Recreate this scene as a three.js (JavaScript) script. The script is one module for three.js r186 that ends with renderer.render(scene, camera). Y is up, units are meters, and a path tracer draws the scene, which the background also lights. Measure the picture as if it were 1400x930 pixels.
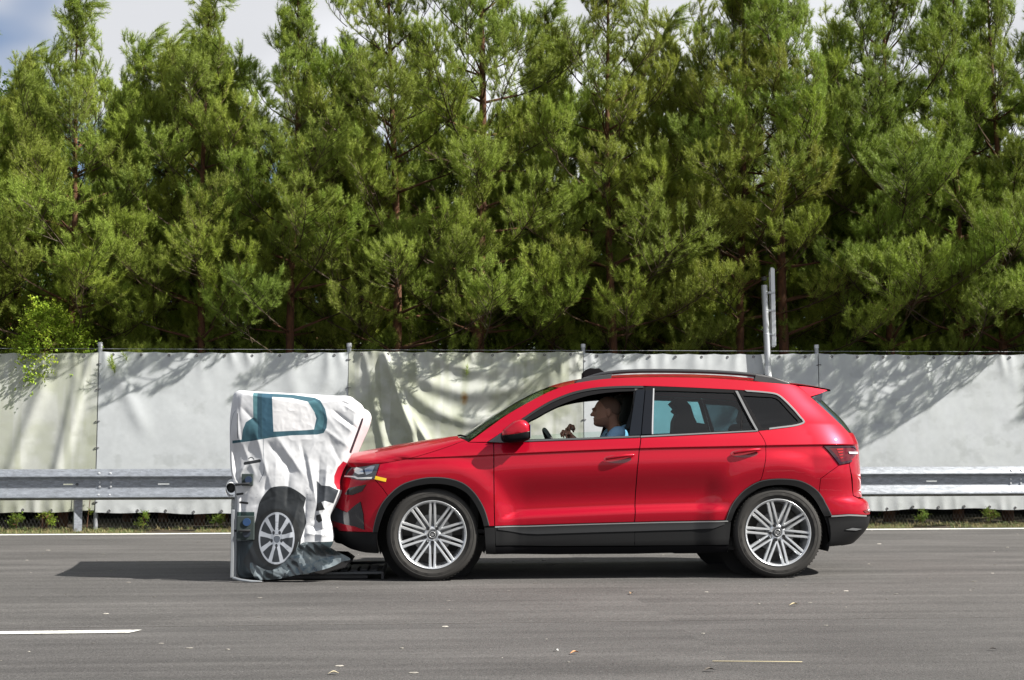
import * as THREE from 'three';
import { mergeGeometries, mergeVertices, toCreasedNormals } from 'three/addons/utils/BufferGeometryUtils.js';
import { RoundedBoxGeometry } from 'three/addons/geometries/RoundedBoxGeometry.js';
import { MarchingCubes } from 'three/addons/objects/MarchingCubes.js';

// ------------------------------------------------------------------ camera, sky, sun, exposure
const scene = new THREE.Scene();
const PHOTO_W = 1400, PHOTO_H = 930, FOCAL = 1785;
const camera = new THREE.PerspectiveCamera(2 * Math.atan(PHOTO_H / 2 / FOCAL) * 180 / Math.PI, PHOTO_W / PHOTO_H, 0.1, 900);
const CAM = (() => {
  const yaw = 0.068, pitch = 0.09106, roll = 0.0025, V = (x, y, z) => new THREE.Vector3(x, y, z);
  const o = V(-1.39168, 0.90868, 10.80565);
  const f = V(Math.sin(yaw) * Math.cos(pitch), Math.sin(pitch), -Math.cos(yaw) * Math.cos(pitch));
  const r0 = V(Math.cos(yaw), 0, Math.sin(yaw)), u0 = r0.clone().cross(f);
  const r = r0.clone().multiplyScalar(Math.cos(roll)).addScaledVector(u0, -Math.sin(roll));
  const u = u0.clone().multiplyScalar(Math.cos(roll)).addScaledVector(r0, Math.sin(roll));
  return { o, f, r, u };
})();
camera.position.copy(CAM.o); camera.up.copy(CAM.u); camera.lookAt(CAM.o.clone().add(CAM.f));
scene.add(camera);

const SUN = new THREE.Vector3(1, 0.957, 0.36).normalize();
const sun = new THREE.DirectionalLight(new THREE.Color(1.0, 0.945, 0.86), 5);
sun.position.copy(SUN).multiplyScalar(40); sun.target.position.set(0, 0, -2); sun.shadow.radius = 1;
sun.castShadow = true; sun.shadow.mapSize.set(4096, 4096);
Object.assign(sun.shadow.camera, { left: -22, right: 22, top: 22, bottom: -22, near: 1, far: 120 });
scene.add(sun, sun.target);

// small deterministic noise kit
function rng(seed) { let a = seed >>> 0; return () => { a = (a + 0x6D2B79F5) | 0; let t = Math.imul(a ^ (a >>> 15), 1 | a); t = (t + Math.imul(t ^ (t >>> 7), 61 | t)) ^ t; return ((t ^ (t >>> 14)) >>> 0) / 4294967296; }; }
function hash3(x, y, z) { let h = Math.imul(x, 374761393) ^ Math.imul(y, 668265263) ^ Math.imul(z, 2147483647 - 1274126177); h = Math.imul(h ^ (h >>> 13), 1274126177); return ((h ^ (h >>> 16)) >>> 0) / 4294967296; }
const fade = t => t * t * t * (t * (t * 6 - 15) + 10), lerp = (a, b, t) => a + (b - a) * t, clamp = (x, a, b) => x < a ? a : x > b ? b : x;
const sstep = (a, b, x) => { const t = clamp((x - a) / (b - a), 0, 1); return t * t * (3 - 2 * t); };
function noise3(x, y, z) {
  const X = Math.floor(x), Y = Math.floor(y), Z = Math.floor(z), u = fade(x - X), v = fade(y - Y), w = fade(z - Z);
  const c = (i, j, k) => hash3(X + i, Y + j, Z + k);
  return lerp(lerp(lerp(c(0, 0, 0), c(1, 0, 0), u), lerp(c(0, 1, 0), c(1, 1, 0), u), v), lerp(lerp(c(0, 0, 1), c(1, 0, 1), u), lerp(c(0, 1, 1), c(1, 1, 1), u), v), w);
}
function fbm(x, y, z, n = 4) { let s = 0, a = 0.5, t = 0; for (let i = 0; i < n; i++) { s += a * noise3(x, y, z); t += a; x = x * 2.03 + 17.1; y = y * 2.03 + 5.3; z = z * 2.03 + 9.7; a *= 0.5; } return s / t; }

const skyTexture = (() => {
  const w = 1024, h = 512, d = new Float32Array(w * h * 4);
  for (let j = 0; j < h; j++) for (let i = 0; i < w; i++) {
    const az = (i + 0.5) / w * 2 * Math.PI - Math.PI, el = ((j + 0.5) / h - 0.5) * Math.PI, k = (j * w + i) * 4;
    const x = Math.cos(el) * Math.cos(az), y = Math.sin(el), z = Math.cos(el) * Math.sin(az);
    const up = Math.max(0, y), hz = Math.pow(1 - up, 3.2);
    let r = lerp(0.032, 0.175, hz), g = lerp(0.070, 0.23, hz), b = lerp(0.155, 0.30, hz);
    if (y > 0) {
      const q = 1.5 / (up + 0.22), n = fbm(x * q + 3.1, up * 2.0, z * q + 8.4, 6);
      const c = sstep(0.32, 0.46, n), lit = 0.315 + 0.12 * sstep(0.45, 0.75, fbm(x * q * 1.6 + 1.7, up * 3 + 2, z * q * 1.6, 5));
      r = lerp(r, lit, c * 0.92); g = lerp(g, lit * 1.005, c * 0.92); b = lerp(b, lit * 1.03, c * 0.92);
    } else { r = 0.066; g = 0.066; b = 0.063; }
    d[k] = r; d[k + 1] = g; d[k + 2] = b; d[k + 3] = 1;
  }
  const t = new THREE.DataTexture(d, w, h, THREE.RGBAFormat, THREE.FloatType);
  t.mapping = THREE.EquirectangularReflectionMapping; t.magFilter = t.minFilter = THREE.LinearFilter; t.wrapS = THREE.RepeatWrapping; t.needsUpdate = true;
  return t;
})();
scene.background = skyTexture; scene.environment = skyTexture;

const renderer = new THREE.WebGLRenderer({ antialias: true });
renderer.toneMapping = THREE.LinearToneMapping;
renderer.toneMappingExposure = 2.55;
renderer.shadowMap.enabled = true;
renderer.setSize(1024, 680);

// ------------------------------------------------------------------ helpers
const taken = new Map();
function numbered(name) { const n = taken.get(name) || 0; taken.set(name, n + 1); return n ? `${name}_${String(n).padStart(3, '0')}` : name; }
function tag(o, label, category, group) { o.userData.label = label; o.userData.category = category; if (group) o.userData.group = group; return o; }
function thing(name, label, category, pos = [0, 0, 0], group) { const o = new THREE.Group(); o.name = numbered(name); o.position.set(...pos); scene.add(o); return tag(o, label, category, group); }
function part(name, geo, mat, parent, label) { const m = new THREE.Mesh(geo, mat); m.name = name; m.castShadow = m.receiveShadow = true; parent.add(m); if (label) m.userData.label = label; return m; }
function partGroup(name, parent) { const g = new THREE.Group(); g.name = name; parent.add(g); return g; }
function structure(name, geo, mat) { const m = part(numbered(name), geo, mat, scene); m.userData.kind = 'structure'; return m; }
const lin = (r, g, b) => new THREE.Color().setRGB(r, g, b);
const std = (c, roughness = 0.7, extra = {}) => new THREE.MeshStandardMaterial({ color: c, roughness, ...extra });
const phys = (c, roughness = 0.5, extra = {}) => new THREE.MeshPhysicalMaterial({ color: c, roughness, ...extra });
function interp(tab) { return x => { if (x <= tab[0][0]) return tab[0][1]; for (let i = 1; i < tab.length; i++) if (x <= tab[i][0]) { const [a, b] = [tab[i - 1], tab[i]]; return lerp(a[1], b[1], (x - a[0]) / (b[0] - a[0])); } return tab[tab.length - 1][1]; }; }
// smooth (Catmull-Rom style, monotone in x) table
function spline(tab) {
  const n = tab.length, m = tab.map((p, i) => i === 0 ? (tab[1][1] - p[1]) / (tab[1][0] - p[0]) : i === n - 1 ? (p[1] - tab[i - 1][1]) / (p[0] - tab[i - 1][0]) : (tab[i + 1][1] - tab[i - 1][1]) / (tab[i + 1][0] - tab[i - 1][0]));
  return x => {
    if (x <= tab[0][0]) return tab[0][1]; if (x >= tab[n - 1][0]) return tab[n - 1][1];
    let i = 1; while (tab[i][0] < x) i++;
    const a = tab[i - 1], b = tab[i], h = b[0] - a[0], t = (x - a[0]) / h, t2 = t * t, t3 = t2 * t;
    return (2 * t3 - 3 * t2 + 1) * a[1] + (t3 - 2 * t2 + t) * h * m[i - 1] + (-2 * t3 + 3 * t2) * b[1] + (t3 - t2) * h * m[i];
  };
}
// photo pixel -> ray, and its point on a plane z = const
function ray(px, py) { return CAM.f.clone().addScaledVector(CAM.r, (px - PHOTO_W / 2) / FOCAL).addScaledVector(CAM.u, (PHOTO_H / 2 - py) / FOCAL); }
function atZ(px, py, z) { const d = ray(px, py), t = (z - CAM.o.z) / d.z; return [CAM.o.x + d.x * t, CAM.o.y + d.y * t]; }
function atGround(px, py, h = 0) { const d = ray(px, py), t = (h - CAM.o.y) / d.y; return [CAM.o.x + d.x * t, CAM.o.z + d.z * t]; }
function project(p) { const d = p.clone().sub(CAM.o), z = d.dot(CAM.f); return [PHOTO_W / 2 + FOCAL * d.dot(CAM.r) / z, PHOTO_H / 2 - FOCAL * d.dot(CAM.u) / z]; }
function geom(pos, idx, nor, uv) {
  const g = new THREE.BufferGeometry(); g.setAttribute('position', new THREE.Float32BufferAttribute(pos, 3));
  if (uv) g.setAttribute('uv', new THREE.Float32BufferAttribute(uv, 2));
  g.setIndex(idx); if (nor) g.setAttribute('normal', new THREE.Float32BufferAttribute(nor, 3)); else g.computeVertexNormals();
  return g;
}
// grid surface from f(u, v) -> [x, y, z]; uv in metres if uvf is given
function sheet(nu, nv, f, uvf, flip = false) {
  const pos = [], uv = [], idx = [];
  for (let j = 0; j <= nv; j++) for (let i = 0; i <= nu; i++) { const p = f(i / nu, j / nv); pos.push(...p); const q = uvf ? uvf(p, i / nu, j / nv) : [i / nu, j / nv]; uv.push(...q); }
  for (let j = 0; j < nv; j++) for (let i = 0; i < nu; i++) { const a = j * (nu + 1) + i, b = a + 1, c = a + nu + 1, d = c + 1; flip ? idx.push(a, c, b, b, c, d) : idx.push(a, b, c, b, d, c); }
  return geom(pos, idx, null, uv);
}
// tube through points with radii
function tube(pts, radii, seg = 6, cap = true) {
  const P = pts.map(p => p.isVector3 ? p : new THREE.Vector3(...p)), R = Array.isArray(radii) ? radii : P.map(() => radii), pos = [], idx = [], uv = [];
  let up = new THREE.Vector3(0.13, 0.2, 0.97), len = 0;
  for (let i = 0; i < P.length; i++) {
    const t = P[Math.min(i + 1, P.length - 1)].clone().sub(P[Math.max(i - 1, 0)]).normalize();
    if (Math.abs(t.dot(up)) > 0.95) up = new THREE.Vector3(0.97, 0.13, 0.2);
    const s = t.clone().cross(up).normalize(), w = s.clone().cross(t); up = w.clone().negate().multiplyScalar(-1);
    if (i) len += P[i].distanceTo(P[i - 1]);
    for (let k = 0; k <= seg; k++) { const a = k / seg * 2 * Math.PI, c = Math.cos(a) * R[i], d = Math.sin(a) * R[i]; pos.push(P[i].x + s.x * c + w.x * d, P[i].y + s.y * c + w.y * d, P[i].z + s.z * c + w.z * d); uv.push(k / seg, len); }
  }
  const n = seg + 1;
  for (let i = 0; i < P.length - 1; i++) for (let k = 0; k < seg; k++) { const a = i * n + k, b = a + 1, c = a + n, d = c + 1; idx.push(a, b, c, b, d, c); }
  if (cap) for (const [i, s] of [[0, 0], [P.length - 1, 1]]) { const c = pos.length / 3; pos.push(P[i].x, P[i].y, P[i].z); uv.push(0, 0); for (let k = 0; k < seg; k++) s ? idx.push(c, i * n + k, i * n + k + 1) : idx.push(c, i * n + k + 1, i * n + k); }
  return geom(pos, idx, null, uv);
}
const box = (sx, sy, sz, x = 0, y = 0, z = 0, r = 0) => { const g = r ? new RoundedBoxGeometry(sx, sy, sz, 2, r) : new THREE.BoxGeometry(sx, sy, sz); g.translate(x, y, z); return g; };
const merge = list => { const l = list.map(g => { const q = g.index ? g.toNonIndexed() : g.clone(); for (const k of Object.keys(q.attributes)) if (!['position', 'normal', 'uv'].includes(k)) q.deleteAttribute(k); if (!q.attributes.uv) q.setAttribute('uv', new THREE.Float32BufferAttribute(new Float32Array(q.attributes.position.count * 2), 2)); return q; }); return mergeGeometries(l); };
// textures computed from a function (x, y in 0..1) -> [r,g,b] in sRGB bytes 0..255 ; tileable noise is up to the function
function dataTexture(w, h, f, srgb = true) {
  const d = new Uint8Array(w * h * 4);
  for (let j = 0; j < h; j++) for (let i = 0; i < w; i++) { const c = f((i + 0.5) / w, (j + 0.5) / h, i, j), k = (j * w + i) * 4; d[k] = clamp(c[0], 0, 255); d[k + 1] = clamp(c[1], 0, 255); d[k + 2] = clamp(c[2], 0, 255); d[k + 3] = 255; }
  const t = new THREE.DataTexture(d, w, h); t.wrapS = t.wrapT = THREE.RepeatWrapping; t.magFilter = THREE.LinearFilter; t.minFilter = THREE.LinearMipmapLinearFilter; t.generateMipmaps = true;
  if (srgb) t.colorSpace = THREE.SRGBColorSpace; t.needsUpdate = true; return t;
}
function canvasTexture(w, h, draw) { const c = document.createElement('canvas'); c.width = w; c.height = h; draw(c.getContext('2d'), w, h); const t = new THREE.CanvasTexture(c); t.colorSpace = THREE.SRGBColorSpace; t.magFilter = THREE.LinearFilter; return t; }
const V3 = (x, y, z) => new THREE.Vector3(x, y, z);
// polygon cut to a rectangle (for meshing an outline on a grid)
const clipRect = (poly, x0, x1, y0, y1) => {
  const cut = (p, ax, v, keepGreater) => { const out = []; for (let i = 0; i < p.length; i++) { const a = p[i], b = p[(i + 1) % p.length], ia = keepGreater ? a[ax] >= v : a[ax] <= v, ib = keepGreater ? b[ax] >= v : b[ax] <= v; if (ia) out.push(a); if (ia !== ib) { const t = (v - a[ax]) / (b[ax] - a[ax]); out.push(ax ? [a[0] + (b[0] - a[0]) * t, v] : [v, a[1] + (b[1] - a[1]) * t]); } } return out; };
  let p = cut(poly, 0, x0, true); if (p.length) p = cut(p, 0, x1, false); if (p.length) p = cut(p, 1, y0, true); if (p.length) p = cut(p, 1, y1, false); return p;
};
// ------------------------------------------------------------------ ground, road, markings
function flat(x0, x1, z0, z1, y, nx = 1, nz = 1) { return sheet(nx, nz, (u, v) => [lerp(x0, x1, u), y, lerp(z1, z0, v)], p => [p[0], -p[2]]); }
const soilTex = dataTexture(512, 512, (u, v) => { const n = fbm(u * 24, v * 24, 1, 5), m = noise3(u * 200, v * 200, 4); return [70 + n * 60 + m * 30, 62 + n * 52 + m * 24, 40 + n * 36 + m * 14]; });
soilTex.repeat.set(0.25, 0.25);
{ const g = flat(-400, 400, -400, 400, -0.06, 8, 8); structure('ground', g, std(lin(0.42, 0.5, 0.3), 0.95, { map: soilTex })); }
const asphalt = seed => dataTexture(2048, 2048, (u, v, i, j) => {
  const r = hash3(i, j, seed), r2 = hash3(i >> 1, j >> 1, seed + 3), p = fbm(u * 9, v * 26, seed, 4), q = fbm(u * 3, v * 60, seed + 5, 3);
  let t = 128 + (r - 0.5) * 30 + (r2 - 0.5) * 34 + (p - 0.5) * 46 + (q - 0.5) * 32 + (fbm(u * 2, v * 150, seed + 8, 2) - 0.5) * 15;
  if (r2 > 0.985) t += 45 * r; if (r2 < 0.02) t -= 40;
  return [t * 1.01, t * 0.99, t * 0.975];
});
const asphaltBump = dataTexture(1024, 1024, (u, v, i, j) => { const r = 90 + 90 * hash3(i >> 1, j >> 1, 77) + 70 * hash3(i, j, 78); return [r, r, r]; }, false);
asphaltBump.repeat.set(0.4, 0.4);
function roadMat(seed, c, s) { const t = asphalt(seed); t.repeat.set(1 / s, 1 / s); return std(c, 0.86, { map: t, bumpMap: asphaltBump, bumpScale: 0.004 }); }
structure('road', flat(-70, 70, -5.98, 3.42, 0, 4, 2), roadMat(11, lin(0.245, 0.245, 0.247), 9));
structure('road_lane', flat(-70, 70, 3.428, 16, 0, 4, 2), roadMat(23, lin(0.222, 0.223, 0.227), 7));
structure('road_edge', sheet(2, 1, (u, v) => [lerp(-70, 70, u), v ? 0 : -0.06, v ? -5.98 : -6.06]), std(lin(0.08, 0.075, 0.07), 0.95));
const paintTex = dataTexture(512, 128, (u, v) => { const n = fbm(u * 90, v * 22, 5, 4), w = n > 0.63 ? 0.72 : 1; const t = 236 * w + (n - 0.5) * 22; return [t, t, t * 0.98]; });
paintTex.repeat.set(0.5, 2);
const paint = std(lin(0.72, 0.72, 0.71), 0.6, { map: paintTex });
function line(name, x0, x1, z, w, slant = 0) {
  const pos = [x0, 0.004, z + w / 2, x1, 0.004, z + w / 2, x1 + slant, 0.004, z - w / 2, x0, 0.004, z - w / 2];
  structure(name, geom(pos, [0, 1, 2, 0, 2, 3], [0, 1, 0, 0, 1, 0, 0, 1, 0, 0, 1, 0], [x0, 0, x1, 0, x1, w, x0, w]), paint);
}
line('road_edge_line', -70, 70, -5.69, 0.22);
for (let k = -3; k < 6; k++) if (k !== 0) line('lane_line', -6.93 + k * 9, -2.93 + k * 9, 3.64, 0.115, 0.04);
line('lane_line', -6.93, -2.93, 3.64, 0.115, 0.04);

// verge: low bank of earth with dry litter, rising slightly to the fence
const litterTex = dataTexture(1024, 512, (u, v, i, j) => { const n = fbm(u * 40, v * 90, 3, 5), m = hash3(i >> 2, j >> 1, 9), k = n * 0.7 + m * 0.3; return [58 + k * 92, 50 + k * 78, 30 + k * 46]; });
litterTex.repeat.set(0.25, 0.5);
structure('verge', sheet(260, 22, (u, v) => { const x = lerp(-16, 16, u), z = lerp(-6.05, -9.6, v); return [x, -0.05 + 0.02 * sstep(-6.05, -6.4, z) + 0.045 * fbm(x * 3, z * 3, 2, 4) * sstep(-6.02, -6.3, z), z]; }, p => [p[0], -p[2]]), std(lin(0.20, 0.185, 0.14), 0.95, { map: litterTex }));
structure('forest_floor', sheet(90, 40, (u, v) => { const x = lerp(-24, 24, u), z = lerp(-9.5, -30, v); return [x, 0.02 + 0.25 * fbm(x * 0.6, z * 0.6, 2, 4), z]; }, p => [p[0], -p[2]]), std(lin(0.5, 0.42, 0.3), 0.95, { map: litterTex }));

// grass and weeds on the verge (nobody could count the blades)
{
  const R = rng(501), N = 14000, pos = [], idx = [];
  for (let b = 0; b < 5; b++) {
    const a = b * 1.27, lean = 0.35 + 0.5 * R(), h = 0.05 + 0.05 * R(), c = Math.cos(a), s = Math.sin(a), w = 0.0035;
    const k = pos.length / 3; pos.push(-s * w, 0, c * w, s * w, 0, -c * w, c * h * lean * 0.5 + s * w * 0.7, h * 0.6, s * h * lean * 0.5 - c * w * 0.7, c * h * lean * 0.5 - s * w * 0.7, h * 0.6, s * h * lean * 0.5 + c * w * 0.7, c * h * lean, h * (1 - lean * 0.25), s * h * lean);
    idx.push(k, k + 1, k + 2, k, k + 2, k + 3, k + 3, k + 2, k + 4);
  }
  const g = new THREE.InstancedMesh(geom(pos, idx), phys(0xffffff, 0.8, { transmission: 0.25, side: THREE.DoubleSide }), N);
  const M = new THREE.Matrix4(), Q = new THREE.Quaternion(), E = new THREE.Euler();
  for (let i = 0; i < N; i++) {
    let x, z; do { x = -9 + 18 * R(); z = -6.06 - 0.9 * Math.pow(R(), 2.6); } while (fbm(x * 1.3, z * 3, 7, 3) < 0.40 + 0.12 * R());
    const s = 0.35 + 0.6 * R(); E.set(0, R() * 6.3, 0);
    M.compose(new THREE.Vector3(x, -0.055 + 0.03 * sstep(-6.05, -6.4, z), z), Q.setFromEuler(E), new THREE.Vector3(s, s * (0.8 + 0.5 * R()), s)); g.setMatrixAt(i, M);
    const dry = R() < 0.55 ? 1 : 0, v = 0.75 + 0.5 * R(); g.setColorAt(i, dry ? lin(0.24 * v, 0.20 * v, 0.085 * v) : lin(0.10 * v, 0.15 * v, 0.03 * v));
  }
  g.name = 'verge_grass'; g.userData.kind = 'stuff'; tag(g, 'short green and dry grass along the asphalt edge below the crash barrier', 'grass'); g.castShadow = g.receiveShadow = true; scene.add(g);
}

// ------------------------------------------------------------------ crash barrier
const zincTex = dataTexture(512, 512, (u, v) => { const n = fbm(u * 22, v * 22, 2, 5), s = fbm(u * 90, v * 90, 8, 3), t = 156 + (n - 0.5) * 50 + (s - 0.5) * 40; return [t * 0.985, t, t * 1.025]; });
zincTex.repeat.set(0.6, 2.5);
const zincRough = dataTexture(256, 256, (u, v) => { const n = fbm(u * 20, v * 40, 6, 4); const t = 90 + n * 110; return [t, t, t]; }, false); zincRough.repeat.set(0.6, 2.5);
const zinc = std(lin(0.61, 0.645, 0.69), 0.72, { metalness: 0.35, map: zincTex, roughnessMap: zincRough });
const zincPlain = std(lin(0.46, 0.48, 0.5), 0.5, { metalness: 0.5 });
{
  const rail = thing('crash_barrier', 'galvanised steel corrugated crash barrier running along the road edge', 'crash barrier', [0, 0, -6.35]);
  const prof = [[0.788, 0.004], [0.796, 0.022], [0.783, 0.034], [0.742, 0.062], [0.712, 0.081], [0.703, 0.084], [0.694, 0.080], [0.668, 0.030], [0.655, 0.022], [0.550, 0.020], [0.537, 0.026], [0.512, 0.044], [0.478, 0.066], [0.448, 0.082], [0.438, 0.084], [0.428, 0.079], [0.408, 0.036], [0.402, 0.006]];
  const ends = [-16.2, -12.2, -8.2, -5.45, -1.45, 2.55, 6.55, 10.55, 14.55], slotX = x => x;
  // slots punched through the valley: the web is built as strips round them
  for (let k = 0; k + 1 < ends.length; k++) {
    const x0 = ends[k] - 0.12, x1 = ends[k + 1] + 0.12, dz = (k % 2) * 0.004, geos = [];
    const strip = (pr, a, b) => sheet(Math.max(2, Math.ceil((b - a) * 2)), pr.length - 1, (u, v) => { const i = Math.round(v * (pr.length - 1)); return [lerp(a, b, u), pr[i][0], pr[i][1] + dz + 0.0025 * Math.sin(lerp(a, b, u) * 2.1 + k)]; }, p => [p[0], p[1]], true);
    geos.push(strip(prof.slice(0, 9), x0, x1), strip(prof.slice(9), x0, x1));
    const slots = [atZ(93.5, 662, -6.3)[0], atZ(223, 661.5, -6.3)[0], atZ(1275, 658, -6.3)[0], atZ(1394, 658, -6.3)[0], -9.1, 8.2].filter(s => s > x0 + 0.2 && s < x1 - 0.2).sort((a, b) => a - b);
    const yT = 0.655, yB = 0.55, sy0 = 0.594, sy1 = 0.610, sl = 0.072; let a = x0;
    for (const s of [...slots, null]) { const b = s === null ? x1 : s - sl; geos.push(strip([[yT, 0.022], [yB, 0.020]], a, b)); if (s !== null) { geos.push(strip([[yT, 0.022], [sy1, 0.0212]], s - sl, s + sl), strip([[sy0, 0.0208], [yB, 0.020]], s - sl, s + sl)); a = s + sl; } }
    const g = mergeVertices(merge(geos).deleteAttribute ? (() => { const m = merge(geos); m.deleteAttribute('normal'); return m; })() : merge(geos), 1e-4); g.computeVertexNormals();
    part('beam', toCreasedNormals(g, 0.5), zinc, rail);
    const bx = ends[k + 1]; // bolted overlap
    for (const [dx, y] of [[-0.07, 0.745], [0.07, 0.745], [-0.07, 0.625], [0.07, 0.625], [-0.07, 0.572], [0.07, 0.572], [-0.07, 0.47], [0.07, 0.47]]) {
      const z = y === 0.745 || y === 0.47 ? 0.067 : 0.027, c = new THREE.CylinderGeometry(0.012, 0.015, 0.012, 8); c.rotateX(Math.PI / 2 - (z > 0.05 ? 0.6 : 0)); c.translate(bx + dx, y, z + 0.004);
      part('bolt', c, zincPlain, rail);
    }
  }
  const px0 = atZ(106, 705, -6.4)[0];
  for (let k = -4; k <= 4; k++) {
    const x = px0 + k * 2.0 - (k > 0 ? 0 : 0), s = new THREE.Shape(); // C-section post
    s.moveTo(-0.05, -0.03); s.lineTo(0.05, -0.03); s.lineTo(0.05, 0.03); s.lineTo(0.044, 0.03); s.lineTo(0.044, -0.024); s.lineTo(-0.044, -0.024); s.lineTo(-0.044, 0.03); s.lineTo(-0.05, 0.03); s.closePath();
    const g = new THREE.ExtrudeGeometry(s, { depth: 0.86, bevelEnabled: false }); g.rotateX(-Math.PI / 2); g.rotateY(0.5); g.translate(x, -0.1, -0.05);
    const p = part('post', g, zinc, rail);
    part('spacer', box(0.11, 0.13, 0.045, x, 0.6, -0.008, 0.004), zincPlain, p);
    part('bolt', (() => { const c = new THREE.CylinderGeometry(0.016, 0.018, 0.014, 8); c.rotateX(Math.PI / 2); c.translate(x, 0.602, 0.03); return c; })(), std(lin(0.06, 0.065, 0.07), 0.6, { metalness: 0.6 }), p);
  }
}

// ------------------------------------------------------------------ tarpaulin fence
const FZ = -6.92, fenceX = [-12.35, -9.05, -5.72, -2.40, 0.80, 4.07, 7.35, 10.65];
const weave = dataTexture(256, 256, (u, v, i, j) => { const a = ((i >> 1) + (j >> 1)) % 2, t = 120 + a * 60 + 40 * hash3(i, j, 4); return [t, t, t]; }, false); weave.repeat.set(9, 9);
function tarpTexture(seed, stain) {
  return dataTexture(768, 512, (u, v) => {
    const n = fbm(u * 7, v * 5, seed, 5), f = fbm(u * 60, v * 40, seed + 2, 3), drip = fbm(u * 26, v * 2.2, seed + 4, 4);
    let r = 222 + (n - 0.5) * 10 + (f - 0.5) * 10, g = r + 3, b = r + 5; if (stain > 0.8) { r -= 5; g -= 7; b -= 17; }
    const alg = stain * clamp(sstep(0.40, 0.66, drip) * 0.75 + sstep(0.46, 0.7, fbm(u * 9 + 3, v * 6, seed + 9, 5)) * 0.7, 0, 1) * (0.55 + 0.6 * f);
    r -= alg * 30; g -= alg * 28; b -= alg * 42;
    const dirt = sstep(0.60, 0.75, fbm(u * 12, v * 9, seed + 21, 5)) * 0.35; r -= dirt * 34; g -= dirt * 34; b -= dirt * 36;
    if (stain > 0.9) { const d = Math.hypot((u - 0.49) / 0.022, (v - 0.71) / 0.05); const k = Math.max(0, 1 - d) * fbm(u * 80, v * 60, 3, 3) * 1.6; g -= 80 * k; b -= 120 * k; r -= 30 * k; }
    return [r, g, b];
  });
}
const crease = (x, y, x0, y0, x1, y1, w, a, asym = 0) => { const dx = x1 - x0, dy = y1 - y0, L = Math.hypot(dx, dy), t = ((x - x0) * dx + (y - y0) * dy) / (L * L), d = ((x - x0) * -dy + (y - y0) * dx) / L; const e = sstep(-0.18, 0.15, t) * (1 - sstep(0.8, 1.15, t)); const q = d / w; return a * e * Math.exp(-q * q) * (1 + asym * Math.tanh(q * 2)); };
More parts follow.
